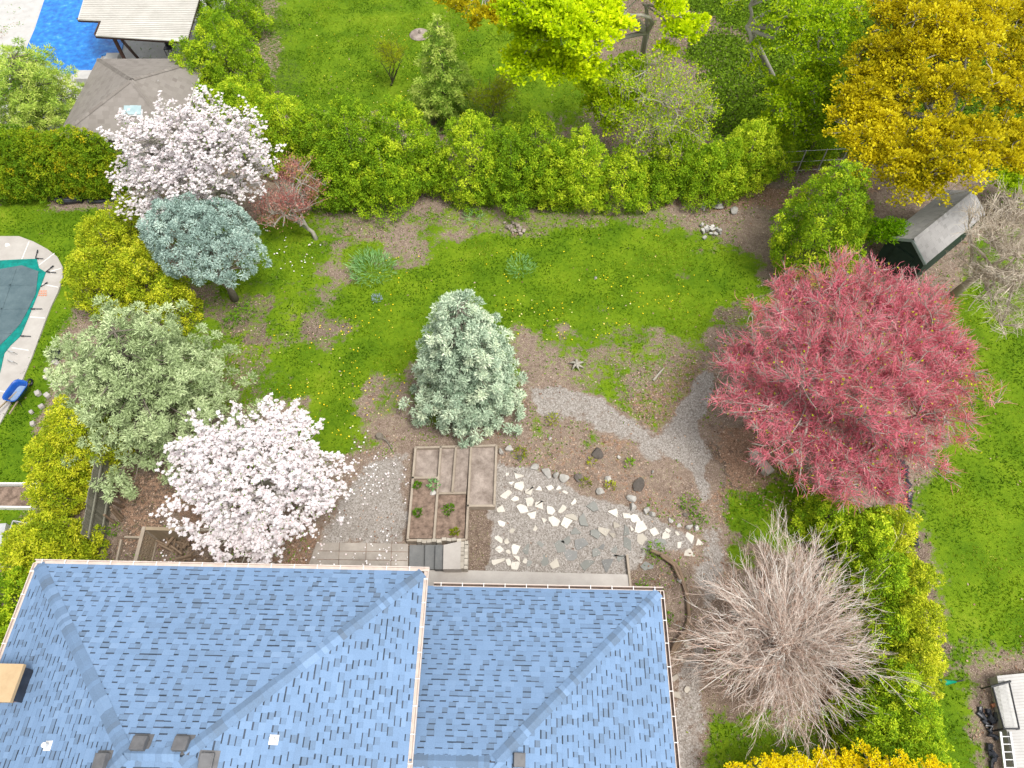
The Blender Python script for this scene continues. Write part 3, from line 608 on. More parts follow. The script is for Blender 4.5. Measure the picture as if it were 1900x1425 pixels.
# ================================================================ STONES
def stone(name, label, px, py, rpx, mat, cat, group=None, h=.05, n=6, flat=True, sy=1., rot=None, zb=0.):
    c = G(px, py, zb); sc_ = np.linalg.norm(G(px + 1, py, 0) - G(px, py, 0)); r = rpx * sc_
    a = np.sort(rng.uniform(0, 2 * math.pi, n) * .35 + np.arange(n) * 2 * math.pi / n * .95); rot = rng.uniform(0, 3.1) if rot is None else rot
    if flat:
        rr = r * rng.uniform(.82, 1.14, n); p0 = np.stack([rr * np.cos(a), rr * np.sin(a) * sy], -1); R2 = np.array([[math.cos(rot), -math.sin(rot)], [math.sin(rot), math.cos(rot)]])
        p0 = p0 @ R2.T + c[:2]; mb = MB(); mb.prism([tuple(q) for q in p0], zb - .08, zb + h, inset=.05)
        o = mb.build(name, M[mat], org=c)
    else:
        import bmesh
        bm = bmesh.new(); bmesh.ops.create_icosphere(bm, subdivisions=3, radius=1); V = np.array([v.co for v in bm.verts]); F = np.array([[v.index for v in f.verts] for f in bm.faces]); bm.free()
        ph = rng.uniform(0, 6, 9); K = rng.normal(size=(9, 3)) * 1.6
        V = V * (1 + .11 * sum(np.sin(V @ K[i] + ph[i]) for i in range(5))[:, None]); 
        for i in range(9):
            d = rsph(1)[0]; t = V @ d; V = V - np.maximum(t - .62, 0)[:, None] * d * .92
        V = V * np.array([r, r * sy, h]); cs, sn = math.cos(rot), math.sin(rot); V = V @ np.array([[cs, sn, 0], [-sn, cs, 0], [0, 0, 1]])
        o = mesh(name, V + c + (0, 0, h * .3), F, M[mat], org=c, fa={'rnd': np.full(len(F), rng.random())})
    return tag(o, label, cat, group)
FG = 'pale flagstones laid loose in the patio gravel'
FL = [(961, 881, 11), (963, 904, 12), (937, 917, 12), (955, 926, 8), (981, 931, 11), (1003, 938, 12), (969, 945, 12), (1021, 947, 9), (1043, 944, 10), (989, 955, 10), (1005, 966, 9), (1030, 966, 12), (1050, 970, 12), (985, 910, 12), (1000, 910, 8), (1020, 905, 8), (1036, 906, 6), (1048, 914, 7),
      (1064, 930, 8), (929, 946, 9), (931, 971, 8), (925, 1001, 9), (941, 1004, 7), (926, 1019, 10), (957, 1019, 11), (943, 1024, 5), (925, 1042, 12), (943, 1043, 7), (958, 1037, 9), (956, 1049, 10), (975, 1041, 5), (992, 980, 6), (1137, 952, 13), (1163, 957, 9), (1178, 963, 10), (1188, 978, 13), (1215, 988, 11), (1235, 994, 9), (1171, 981, 6), (1257, 990, 6),
      (1280, 997, 11), (1295, 1008, 9), (1262, 1011, 8), (1280, 1027, 12), (1240, 985, 6), (948, 896, 5), (941, 880, 4)]
ORD = ['first', 'second', 'third', 'fourth', 'fifth', 'sixth', 'seventh', 'eighth', 'ninth', 'tenth', 'eleventh', 'twelfth']
def rowlabels(items, size, band):
    "row and place in the row for each stone, rows counted from the top"
    order = sorted(range(len(items)), key=lambda i: items[i][1]); rows = [order[i:i + size] for i in range(0, len(order), size)]; out = {}
    for ri, r in enumerate(rows):
        for k, i in enumerate(sorted(r, key=lambda i: items[i][0])): out[i] = (ORD[k], ORD[ri])
    return out
FR = rowlabels(FL, 6, 0)
for i, (px, py, r) in enumerate(FL):
    nb = 'by the bed timbers' if px < 950 else 'in the upper patio' if (px < 1070 and py < 990) else 'in the lower patio' if px < 1070 else 'on the narrow patio end'
    stone('flagstone', ('small ' if r < 7 else 'broad ' if r > 11 else 'mid sized ') + 'white flagstone %s, %s from left in %s row' % (nb, *FR[i]), px, py, r * 1.08, 'white_stone', 'flagstone', FG, .02, random.choice([5, 6, 7, 8]), sy=random.uniform(.65, 1))
PS = [(1085, 965, 15, 'flat_grey'), (1040, 1015, 14, 'flat_grey'), (1078, 1008, 15, 'stone_grey'), (1090, 1050, 15, 'flat_grey'), (1150, 1035, 13, 'flat_grey'), (1030, 1045, 13, 'stone_tan'), (1105, 990, 13, 'flat_grey'), (1160, 985, 12, 'flat_grey'), (1190, 1000, 12, 'stone_tan'), (1200, 1050, 12, 'flat_grey'), (1060, 960, 12, 'stone_tan'), (1100, 940, 12, 'flat_grey'), (1068, 985, 11, 'flat_grey'), (1120, 985, 14, 'stone_tan'), (1142, 975, 9, 'stone_tan'), (1136, 992, 7, 'stone_tan'), (1060, 1028, 14, 'stone_grey'), (1050, 1002, 11, 'flat_grey'), (1105, 1027, 11, 'flat_grey'), (1128, 1048, 15, 'stone_grey'), (1140, 1020, 9, 'flat_grey'), (1115, 1012, 9, 'stone_grey'), (1010, 1040, 13, 'flat_grey'), (978, 1018, 12, 'flat_grey'), (1003, 1010, 8, 'flat_grey'), (985, 1045, 9, 'flat_grey'), (950, 985, 6, 'stone_tan'),
                      (1165, 1010, 15, 'flat_grey'), (1225, 1005, 16, 'flat_grey'), (1255, 1028, 16, 'flat_grey'), (1275, 1195, 9, 'stone_tan'), (1262, 1225, 8, 'stone_tan'), (1250, 1255, 10, 'stone_tan'), (1255, 1290, 11, 'stone_tan'), (1248, 1325, 11, 'stone_tan'), (1275, 1280, 7, 'stone_tan')]
PSR = rowlabels(PS, 5, 0)
for i, (px, py, r, mm) in enumerate(PS):
    nb = 'beside the lower roof' if py > 1150 else 'in mid patio' if px < 1150 else 'near the curved bed'
    stone('paving_stone', {'stone_tan': 'dull tan', 'flat_grey': 'dusty grey', 'stone_grey': 'dark grey'}[mm] + ' paving stone %s, %s from left in %s row' % (nb, *PSR[i]), px, py, r, mm, 'paving stone', 'dull paving stones', .012, random.choice([5, 6, 7]), sy=random.uniform(.7, 1))
RK = [(945, 834, 9, 'rock', 'first rock at the corner of the raised bed'), (930, 840, 8, 'rock', 'triangular pale rock touching the raised bed timber'), (963, 851, 6, 'rock_dark', 'small dark rock in the moss'), (993, 867, 11, 'rock', 'mottled boulder at the left of the edging row'), (1013, 876, 11, 'rock', 'round pale boulder second in the edging row'), (1031, 883, 7, 'rock', 'small angular rock between the round and mottled boulders'), (1047, 889, 11, 'rock', 'grey mottled boulder in the edging row'), (1073, 887, 10, 'rock_dark', 'dark grey boulder behind the edging row'),
      (1110, 840, 14, 'rock_dark', 'dark rough hummock in the rock garden'), (1113, 912, 12, 'rock', 'flat pale rock beside yellow moss'), (1129, 889, 8, 'rock', 'square pale rock in the brown soil'), (1185, 902, 16, 'rock_dark', 'big dark brown rotten stump in the soil'), (1170, 925, 10, 'rock', 'grey rock above the pale pair'), (1175, 941, 9, 'rock', 'long pale rock lying at an angle'), (1198, 948, 8, 'rock', 'white topped rock second from the patio edge'), (1210, 955, 8, 'rock', 'cracked pale rock by the patio edge'), (1244, 966, 6, 'rock', 'small pale rock above the narrow patio'),
      (1271, 956, 6, 'rock_dark', 'small purple grey rock by the green clump'), (1278, 979, 8, 'rock', 'rusty rock at the patio tip'), (1291, 982, 7, 'rock', 'last rock of the row near the path'), (1260, 975, 6, 'rock', 'white rock next to the rusty one'), (1148, 848, 4, 'rock', 'tiny white rock in the rock garden'), (1211, 876, 4, 'rock', 'tiny pale rock alone in the soil'), (1021, 814, 4, 'rock', 'tiny pale rock below the spruce'),
      (1262, 1078, 8, 'rock', 'pale rock on the rim of the curved bed'), (1364, 1140, 12, 'rock', 'tan rock under the bare bush'), (161, 476, 5, 'rock', 'lone pale rock on the left lawn'), (805, 915, 9, 'rock', 'pale split rock inside the raised bed'), (1105, 516, 4, 'rock', 'tiny pinkish rock in the middle of the lawn'), (1362, 391, 11, 'rock', 'grey flat rock in the bare corner by the hedge'), (1330, 380, 16, 'rock', 'mossy square boulder in the bare corner by the hedge'), (1304, 383, 9, 'rock', 'half buried rock left of the mossy boulder')]
for px, py, r, mm, lb in RK: stone('rock', lb, px, py, r * .95, mm, 'rock', 'rocks of the garden', .13 if r > 6 else .07, flat=False, sy=random.uniform(.7, .95), zb=.15 if (px, py) == (805, 915) else 0)
for cx, cy, nm, lb in ((955, 424, 'ash_heap', 'brown heap of ash and stones on the far lawn'), (1320, 428, 'stone_heap', 'heap of pale rubble at the corner of the lawn')):
    mb = MB(); c = G(cx, cy)
    for i in range(26):
        p = G(cx + random.gauss(0, 9), cy + random.gauss(0, 6)); s = random.uniform(.05, .14); mb.box(p + (0, 0, s * .4 + random.uniform(0, .08)), (s * 1.4, s, s * .8), random.uniform(0, 3), random.uniform(-.5, .5), random.uniform(-.4, .4))
    tag(mb.build(nm, M['rock'] if 'rub' in lb else M['soil_gravel'], org=c), lb, 'heap')
# concrete blocks by the left lawn
for px, py, r, lb in [(105, 674, 7, 'uppermost pale block beside the sunken tub'), (91, 690, 7, 'cracked block below the uppermost one'), (108, 676, 5, 'small block tucked behind the uppermost one'), (88, 702, 6, 'block at the edge of the block group by the border'), (104, 716, 7, 'pale cube in the row by the border'), (116, 712, 6, 'rightmost cube of the pair by the border'), (73, 732, 7, 'block lying alone right of the wheelbarrow'), (90, 736, 7, 'double block right of the lone one'), (79, 756, 6, 'block below the double block'), (60, 766, 5, 'small block lying on the open lawn'), (63, 788, 6, 'flat round stone sunk in the lawn')]:
    c = G(px, py); s = r * .032; mb = MB(); mb.box(c + (0, 0, s * .45), (s, s * .85, s * .8), random.uniform(0, 3), random.uniform(-.2, .2)); o = mb.build('concrete_block', M['concrete'], org=c)
    o.modifiers.new('b', 'BEVEL').width = .02; tag(o, lb, 'block', 'loose concrete blocks by the left lawn')
mb = MB(); c = G(1412, 857); A, B = G(1395, 838, .3), G(1430, 878, .3); mb.beam(A, B, .34, .16); o = mb.build('slab', M['stone_tan'], org=c)
b_ = thing('stone_bench', 'long pale stone bench lying under the red maple', 'bench', c); o.parent = b_; o.location = (0, 0, 0); mb = MB()
for t in (.2, .8): p = A + (B - A) * t; mb.box((p[0], p[1], .1), (.25, .22, .3), .8)
mb.build('support', M['stone_tan'], b_)
# driftwood root
c = G(1070, 678); mb = MB()
for a in (0.3, 1.6, 2.7, 3.9, 4.8, 5.5): mb.tube([c + (0, 0, .12), c + (math.cos(a) * .16, math.sin(a) * .16, .14), c + (math.cos(a + .2) * .36, math.sin(a + .2) * .3, .04)], [.07, .05, .015], 6)
mb.tube([c + (0, 0, -.02), c + (0, 0, .2)], [.13, .08], 8); tag(mb.build('tree_stump', M['bark_pale'], org=c, smooth=True), 'bleached root stump with spreading arms on brown soil', 'stump')
c = G(706, 812); mb = MB(); mb.tube([c + (0, 0, .02), c + (.25, -.15, .06), c + (.5, -.5, .03)], [.05, .04, .03], 6); mb.tube([c + (-.05, .05, 0), c + (-.05, .05, .12)], [.17, .12], 9); tag(mb.build('tree_stump', M['bark'], org=c), 'small brown stump with a stick beside it at the lawn edge', 'stump')
c = G(1208, 700); mb = MB(); mb.tube([G(1232, 683, .05), G(1225, 690, .12), G(1212, 706, .06)], [.02, .035, .05], 6); tag(mb.build('fallen_branch', M['bark_pale'], org=c), 'pale fallen branch left of the right gravel path', 'branch')
mb = MB(); c = G(779, 64); mb.tube([c, c + (0, 0, .09)], [.62, .5], 18); mb.tube([c + (0, 0, .05), c + (0, 0, .3)], [.08, .05], 8); tag(mb.build('mulch_ring', M['soil_gravel'], org=c), 'round mulch mound with a stub on the far lawn', 'mulch ring')
# curved log edge round the bed
def arc(pts, z, n=24):
    P = np.array([G(*p, z) for p in pts]); t = np.linspace(0, len(P) - 1, n); return np.stack([np.interp(t, np.arange(len(P)), P[:, k]) for k in range(3)], -1)
mb = MB(); mb.tube(arc([(1205, 1020), (1235, 1032), (1258, 1052), (1268, 1080), (1276, 1110), (1279, 1145), (1270, 1180), (1245, 1215), (1238, 1235)], .12, 40), .07, 8)
mb.tube(arc([(1225, 1030), (1250, 1048), (1262, 1075)], .2, 12), .05, 8); mb.tube(arc([(1272, 1170), (1252, 1195), (1240, 1228)], .2, 12), .06, 8)
tag(mb.build('log_edging', M['log'], org=G(1270, 1120), smooth=True), 'curved log edging of the bed by the house corner', 'edging')
mb = MB(); mb.beam(G(1163, 1030, .1), G(1172, 1110, .1), .07, .16); tag(mb.build('timber_edging', M['timber'], org=G(1168, 1070)), 'straight timber edging at the end of the concrete strip', 'edging')

# ================================================================ LEFT POOL
pl = thing('covered_pool', 'swimming pool under a slate blue winter cover, cut by the left edge', 'pool', G(30, 560))
outer = [(-420, 438), (0, 438), (35, 438), (62, 448), (88, 462), (106, 476), (116, 495), (116, 515), (108, 540), (96, 565), (82, 600), (60, 660), (35, 720), (0, 785), (-120, 980), (-420, 980)]
inner = [(-420, 486), (0, 483), (40, 481), (68, 480), (72, 497), (85, 505), (70, 545), (52, 590), (38, 623), (20, 640), (8, 655), (0, 690), (-60, 850), (-420, 860)]
slab('pool_wall', outer, -.4, .06, M['concrete'], parent=pl)
M['cover'] = surf('pool_cover', (.045, .08, .095), (.125, .175, .19), 1.4, .6, 0, 9, bump=.03)
M['cover_teal'] = surf('pool_cover_edge', (.0, .07, .065), (.0, .30, .25), 3, .5, 0, 8, bump=.05)
slab('cover_edge', inner, .0, .085, M['cover_teal'], parent=pl)
slab('cover', [(-420, 500), (0, 499), (40, 492), (71, 503), (66, 545), (50, 578), (38, 600), (20, 620), (0, 640), (-60, 800), (-420, 820)], .0, .105, M['cover'], parent=pl)
mb = MB()
for a, b in (((54, 448), (40, 482)), ((101, 470), (72, 492)), ((113, 498), (85, 506)), ((108, 533), (78, 527)), ((83, 590), (56, 588)), ((53, 650), (22, 645)), ((14, 728), (-20, 722))): mb = MB(); mb.beam(G(*a, .063), G(*b, .063), .035, .006); mb.build('joint_strip', M['white_paint'], pl)
for a, b in (((70, 464), (66, 478)), ((66, 479), (80, 480)), ((99, 493), (84, 505)), ((86, 504), (104, 506)), ((88, 524), (75, 532)), ((57, 573), (78, 573)), ((38, 623), (57, 624))):
    mb = MB(); mb.beam(G(*a, .12), G(*b, .12), .03, .02); mb.tube([G(*a, .12), G((a[0] * 2 + b[0]) / 3, (a[1] * 2 + b[1]) / 3, .14)], .03, 6); mb.build('tie_strap', M['plastic_black'], pl)
for a, b in (((-60, 530), (66, 528)), ((-60, 575), (52, 572)), ((-60, 622), (20, 618)), ((30, 497), (-20, 640)), ((-30, 500), (-90, 700))):
    mb = MB(); mb.beam(G(*a, .108), G(*b, .108), .06, .02); mb.build('seam', M['cover'], pl)
for y0 in (650, 668):
    mb = MB(); mb.tube([G(14, y0, .06), G(15, y0, .35), G(24, y0 + 3, .38), G(32, y0 + 7, .06)], .022, 8); mb.build('handrail', M['galv'], pl)
mb = MB(); mb.tube([G(14, 455, .06), G(14, 455, .085)], .1, 14); mb.build('skimmer_lid', M['white_paint'], pl)
mb = MB()
for i in range(4):
    for j in range(3): mb.box(G(73 + i * 4, 540 + j * 4, .066), (.07, .07, .008), .2)
mb.build('drain_grate', M['terracotta'], pl)
# wheelbarrow
wbc = G(32, 727); wb = thing('wheelbarrow', 'blue wheelbarrow with wooden handles on the left lawn by the pool', 'wheelbarrow', wbc)
A, B = G(20, 738, .5), G(38, 713, .5); d = nrm(B - A); s = np.array([-d[1], d[0], 0]); c = (A + B) / 2
def oval(cen, a, b, z, n=20, p=4.):
    out = []
    for i in range(n):
        t = 2 * math.pi * i / n; ct, st_ = math.cos(t), math.sin(t)
        out.append(cen + d * (a * np.sign(ct) * abs(ct) ** (2 / p)) + s * (b * np.sign(st_) * abs(st_) ** (2 / p)) + np.array([0, 0, z]))
    return out
rings = [oval(c, .50, .34, .06), oval(c, .47, .315, .06), oval(c, .43, .29, -.05), oval(c, .36, .23, -.2), oval(c, .37, .24, -.22), oval(c, .47, .31, .0), oval(c, .50, .34, .03)]
V = [p for r in rings for p in r]; F = [(i * 20 + j, i * 20 + (j + 1) % 20, ((i + 1) % 7) * 20 + (j + 1) % 20, ((i + 1) % 7) * 20 + j) for i in range(7) for j in range(20)]
mesh('tray', V, F, M['blue'], wb, smooth=True)
mesh('tray_floor', rings[3], [tuple(range(20))], M['tub_in'], wb)
for sg in (-1, 1):
    mb = MB(); mb.beam(c + d * .55 + s * sg * .06 - (0, 0, .28), c - d * .95 + s * sg * .30 - (0, 0, .10), .045, .045); mb.build('handle', M['timber_tan'], wb)
    mb = MB(); mb.tube([c - d * .3 + s * sg * .2 - (0, 0, .2), c - d * .4 + s * sg * .22 - (0, 0, .5)], .015, 6); mb.build('leg', M['metal_black'], wb)
mb = MB(); wc = c + d * .62 - (0, 0, .33)
th = np.linspace(0, 2 * math.pi, 17); mb.tube([wc + (d * math.cos(t) + np.array([0, 0, 1]) * math.sin(t)) * .13 for t in th], .045, 8, cap=False); mb.build('wheel', M['plastic_black'], wb, smooth=True)
# black pipes
for a, b, r, lb in (((106, 370), (152, 371), .17, 'short fat roll of black plastic along the foot of the hedge'), ((164, 373), (236, 370), .10, 'thin black drain pipe along the hedge foot, right of the roll')):
    mb = MB(); P = [G(a[0] + (b[0] - a[0]) * t, a[1] + (b[1] - a[1]) * t + math.sin(t * 5) * 1.2, r) for t in np.linspace(0, 1, 60)]; mb.tube(P, [r * (1 + .06 * (i % 2)) for i in range(60)], 12)
    if r > .15: mb.tube([p + (0, -.12, .05) for p in P], .07, 8)
    tag(mb.build('drain_pipe', M['plastic_black'], org=G(*a), smooth=False), lb, 'pipe')
# sunken tub near the pine
c = G(108, 664); mb = MB(); mb.tube([c, c + (0, 0, .35)], [.2, .26], 16, cap=False); mb.tube([c + (0, 0, .1), c + (0, 0, .12)], [.2, .2], 16); tag(mb.build('plant_pot', M['plastic_black'], org=c), 'empty black pot standing behind the pale blocks', 'pot')
# cold frame bed left
vb = thing('planter_frame', 'white edged vegetable bed at the left frame edge', 'planter', G(30, 920))
for a, b in (((-30, 899), (70, 899)), ((71, 899), (61, 942)), ((61, 943), (-30, 942))):
    mb = MB(); mb.beam(G(*a, .1), G(*b, .1), .06, .25); mb.build('board', M['white_paint'], vb)
slab('soil', [(-28, 903), (66, 903), (58, 940), (-28, 940)], -.02, .07, M['soil'], parent=vb)
gf = thing('metal_frame', 'pale open metal frame standing on the lawn above the house roof', 'frame', G(25, 1000))
pts = [(24, 966), (58, 972), (44, 1060), (-4, 1050)]
for i in range(4):
    a, b = pts[i], pts[(i + 1) % 4]
    for z in (.75, .25): mb = MB(); mb.tube([G(*a, z), G(*b, z)], .022, 6); mb.build('rail', M['galv'], gf)
    p_ = G(*a, .75); mb = MB(); mb.tube([p_ * (1, 1, 0), p_], .022, 6); mb.build('post', M['galv'], gf)
mb = MB(); mb.prism([G(-40, 975, .3), G(12, 971, .3), G(4, 1010, .3), G(-40, 1015, .3)], 0, .32); tag(mb.build('storage_box', M['galv'], org=G(-10, 990)), 'light grey lidded box half cut by the left edge', 'box')
c = G(80, 962, 0); mb = MB(); mb.tube([c, c + (0, 0, .25)], [.1, .15], 12); tag(mb.build('plant_pot', M['terracotta'], org=c), 'orange clay pot beside the yellow cedar', 'pot')

# board fence and leaning logs on the west border
fe = thing('board_fence', 'weathered grey board fence between the cedars, left of the magnolia', 'fence', G(190, 960))
fa_ = np.array(G(222, 845, 0)); fb = np.array(G(193, 1020, 0)); 
mb = MB(); nb_ = 34; dd = nrm(fb - fa_); sv = np.array([-dd[1], dd[0], 0]); L = np.linalg.norm(fb - fa_)
for i in range(nb_):
    p = fa_ + dd * (i + .5) * L / nb_; h_ = 1.6 + random.uniform(-.05, .05); mb.box(p + (0, 0, h_ / 2), (.022, L / nb_ * .88, h_), math.atan2(dd[1], dd[0]) - math.pi / 2)
mb.build('board', M['timber_grey'], fe); mb = MB()
for z in (.4, 1.2): mb = MB(); mb.beam(fa_ + sv * .05 + (0, 0, z), fb + sv * .05 + (0, 0, z), .05, .09); mb.build('rail', M['timber_grey'], fe)
for i, (a, b) in enumerate((((240, 906), (205, 880)), ((236, 914), (206, 895)), ((231, 930), (207, 912)), ((229, 941), (205, 930)), ((227, 960), (205, 940)), ((225, 966), (206, 946)), ((215, 972), (193, 955)), ((242, 880), (232, 868)))):
    A, B = G(*a, .04), G(*b, .9)
    mb = MB(); mb.tube([A, (A + B) / 2 + (0, 0, -.06), B], [.06 if i else .1, .05, .04], 7); tag(mb.build('log', M['log'], org=A), 'thick log leaning on the board fence' if i == 0 else '%s pole from the top leaning on the board fence' % ORD[i - 1], 'log', None if i == 0 else 'poles leaning on the board fence')
# lattice enclosure
le = thing('lattice_screen', 'wooden lattice screen enclosure at the back wall of the house', 'screen', G(290, 1010))
a, b, c_ = G(268, 981, 1.1), G(250, 1052, 1.1), G(340, 983, 1.1)
def lattice(p, q, h=1.15):
    p = p * (1, 1, 0); q = q * (1, 1, 0); mb = MB(); L = np.linalg.norm(q - p); u = (q - p) / L; n = int(L / .13)
    zz = np.array([0, 0, 1.])
    mb.beam(p + zz * h, q + zz * h, .12, .05); mb.build('rail', M['timber'], le); mb = MB(); mb.beam(p + zz * .05, q + zz * .05, .05, .08)
    fr = mb.build('rail', M['timber'], le); mb = MB(); side = np.cross(u, zz)
    for i in range(-9, n + 9):
        for sg in (-1, 1):
            x0 = i * .13; x1 = x0 + sg * h; t0, t1 = 0., 1.
            for xa, xb in ((x0, x1),):
                if xb == xa: continue
                ta = (0 - xa) / (xb - xa); tb = (L - xa) / (xb - xa); lo, hi = min(ta, tb), max(ta, tb); t0 = max(t0, lo); t1 = min(t1, hi)
            if t1 - t0 > .02: mb.beam(p + u * (x0 + (x1 - x0) * t0) + zz * h * t0 + side * sg * .006, p + u * (x0 + (x1 - x0) * t1) + zz * h * t1 + side * sg * .006, .03, .009, up=side)
    mb.build('lattice_panel', M['timber_tan'], le)
lattice(a, b); mb = MB(); p, q = a * (1, 1, 0), c_ * (1, 1, 0)
for i in range(12): pp = p + (q - p) * (i + .5) / 12; mb.box(pp + (0, 0, .55), (np.linalg.norm(q - p) / 12 * .95, .025, 1.1))
mb.beam(p + (0, 0, 1.13), q + (0, 0, 1.13), .12, .04); mb.build('board_panel', M['timber_tan'], le)
for pp in (a, b, c_): mb = MB(); mb.box(pp * (1, 1, 0) + (0, 0, .58), (.1, .1, 1.2)); mb.build('post', M['timber'], le)
wp = thing('firewood_pile', 'pile of cut branches inside the lattice enclosure', 'wood pile', G(325, 1025)); mb = MB()
for i in range(26): p = G(random.uniform(305, 355), random.uniform(1010, 1045), .1 + .02 * i); an = random.uniform(0, 3.1); mb.tube([p, p + (math.cos(an) * random.uniform(.3, .8), math.sin(an) * .5, random.uniform(-.1, .15))], random.uniform(.02, .05), 6)
mb.build('branches', M['log'], wp)
mb = MB(); mb.beam(G(232, 997, .08), G(263, 998, .08), .06, .14); mb.beam(G(226, 1002, .08), G(216, 1048, .08), .06, .14); tag(mb.build('timber_edging', M['timber'], org=G(235, 1000)), 'low timber edging left of the lattice screen', 'edging')

# ================================================================ TOP LEFT NEIGHBOUR
slab('patio', [(-300, -160), (520, -160), (420, 20), (385, 140), (130, 260), (-300, 260)], -.1, .03, M['deck_white'], kind='structure')
tp = thing('swimming_pool', 'open blue swimming pool in the top left corner', 'pool', G(120, 60))
slab('coping', [(90, -90), (230, -90), (180, 150), (112, 150), (66, 130), (26, 96)], -.02, .07, M['deck_white'], parent=tp)
def water_mat():
    m, nt, b = newmat('pool_water'); n = noise(nt, 3.2, 3, .6); r = ramp(nt, [(.35, (.002, .11, .42)), (.6, (.01, .20, .60)), (.8, (.10, .36, .74))])
    nt.links.new(n.outputs['Fac'], r.inputs[0]); nt.links.new(r.outputs[0], b.inputs['Base Color']); b.inputs['Roughness'].default_value = .08
    bp = nt.nodes.new('ShaderNodeBump'); bp.inputs['Strength'].default_value = .35; bp.inputs['Distance'].default_value = .06; nt.links.new(n.outputs['Fac'], bp.inputs['Height']); nt.links.new(bp.outputs[0], b.inputs['Normal']); return m
M['water'] = water_mat()
tag(slab('water', [(112, -90), (260, -90), (225, 98), (190, 102), (165, 136), (122, 138), (80, 122), (46, 96), (64, 54)], .0, .09, M['water']), kind='structure')
tag(slab('spa', [(96, 150), (118, 148), (134, 162), (130, 182), (108, 188), (92, 172)], 0, .45, M['deck_white']), 'round white spa partly hidden by the pine', 'spa')
tag(slab('spa_wall', [(143, 130), (172, 130), (170, 146), (138, 146)], 0, .55, M['deck_white']), 'low white masonry block between pool and brown roof', 'block')
tag(slab('diving_step', [(198, 98), (222, 98), (216, 110), (193, 110)], 0, .3, M['deck_white']), 'white square pillar at the pool corner', 'pillar')
pv = thing('pavilion', 'flat pale ribbed roof pavilion beside the open pool', 'pavilion', G(270, 90))
zt = 2.7
def slopez(px, py): return G(px, py, zt)
mb = MB(); pol = [(166, -40), (144, 36), (188, 38), (177, 66), (346, 77), (380, -40)]
pts_ = [G(*q, zt) for q in pol]; mb.prism(pts_, zt - .05, zt); o = mb.build('roof', None or surf('ribbed_roof', (.36, .35, .31), (.60, .585, .54), 1.2, .7, 0, 6), pv)
mb = MB()
for i in range(34):
    yy = -36 + i * 3.4; xl = np.interp(yy, [-40, 36], [168, 146]) if yy < 37 else np.interp(yy, [37, 66], [188, 178]); xr_ = np.interp(yy, [-40, 77], [379, 347])
    if yy < 68: mb.beam(G(xl, yy, zt + .012), G(xr_, yy + (3 if yy > 40 else 1), zt + .012), .03, .02)
mb.build('roof_ribs', M['concrete'], pv); mb = MB()
for a, b in (((144, 37), (188, 39)), ((177, 67), (346, 78)), ((346, 78), (380, -40)), ((188, 38), (177, 66))): mb.beam(G(*a, zt - .13), G(*b, zt - .13), .06, .2)
mb.build('fascia', M['brown_paint'], pv)
for q in ((212, 72), (340, 80), (224, -30), (372, -30)): p = G(*q, zt - .3); mb = MB(); mb.box((p[0], p[1], (zt - .2) / 2), (.14, .14, zt - .2)); mb.build('post', M['brown_paint'], pv)
mb = MB(); a, b = G(226, 74, 2.4), G(256, 108, .1); mb.beam(a, b, .12, .12); mb.build('brace', M['brown_paint'], pv)
ft = thing('patio_chair', 'dark framed patio chair under the edge of the pavilion', 'chair', G(318, 98))
c = G(318, 100); mb = MB(); mb.box(c + (0, 0, .42), (.45, .45, .05)); mb.build('seat', M['plastic_black'], ft); mb = MB(); mb.box(c + (0, .22, .68), (.45, .05, .5)); mb.build('backrest', M['plastic_black'], ft)
for i, j in ((-1, -1), (1, -1), (1, 1), (-1, 1)): mb = MB(); mb.box(c + (i * .2, j * .2, .2), (.03, .03, .42)); mb.build('leg', M['metal_black'], ft)
ft = thing('patio_table', 'small pale side table beside the dark patio chair', 'table', G(345, 98)); c = G(345, 100); mb = MB(); mb.box(c + (0, 0, .6), (.7, .5, .04)); mb.build('tabletop', M['deck_white'], ft)
for i, j in ((-1, -1), (1, -1), (1, 1), (-1, 1)): mb = MB(); mb.box(c + (i * .3, j * .2, .3), (.04, .04, .6)); mb.build('leg', M['galv'], ft)
# pool house
ph = thing('pool_house', 'brown shingled hip roof pool house left of the hedge', 'house', G(250, 220))
q0 = G(182, 110, 2.6); q1 = G(381, 110, 2.6); q3 = G(128, 254, 2.6); w_ = q1[0] - q0[0]; dp = q0[1] - q3[1]
def PT(x, y, z): return np.array([q0[0] + x, q3[1] + y, z])
zr_ = 2.6 + min(w_, dp) / 2 * .52
def pyr(parent, x0, x1, y0, y1, ze, zr, apx, mats, seed):
    A = [PT(x0, y1, ze), PT(x1, y1, ze), PT(x1, y0, ze), PT(x0, y0, ze)]; ap = PT(*apx, zr)
    mbc = MB()
    for i in range(4):
        a, b = A[(i + 1) % 4], A[i]
        V, F, mi, r = slope_tiles(a, b, ap, ap, None, dark=False, seed=seed + i, course=.2, wmin=.2, wmax=.45, tooth=.002)
        rf = mesh('roof', V, F, mats, parent, mi=mi, fa={'rnd': r}); mb = MB(); mb.add([a, b, ap], [(0, 1, 2)]); mb.build('roof_deck', M['gutter_in'], rf); hipcaps(mbc, A[i], ap, .22, .2)
    mbc.build('ridge_cap', mats, parent); return A
apz = zr_; ap = G(244, 149, apz)
A4 = pyr(ph, 0, w_, 0, dp, 2.6, apz, (ap[0] - q0[0], ap[1] - q3[1]), [M['sh_brown'], M['sh_dark']], 71)
mb = MB(); mb.prism([PT(.3, .3, 0), PT(w_ - .3, .3, 0), PT(w_ - .3, dp - .3, 0), PT(.3, dp - .3, 0)], -.1, 2.55); mb.build('wall', M['deck_white'], ph)
mb = MB()
for i in range(4): mb.beam(A4[i] - (0, 0, .06), A4[(i + 1) % 4] - (0, 0, .06), .09, .11)
mb.build('gutter', M['white_paint'], ph)
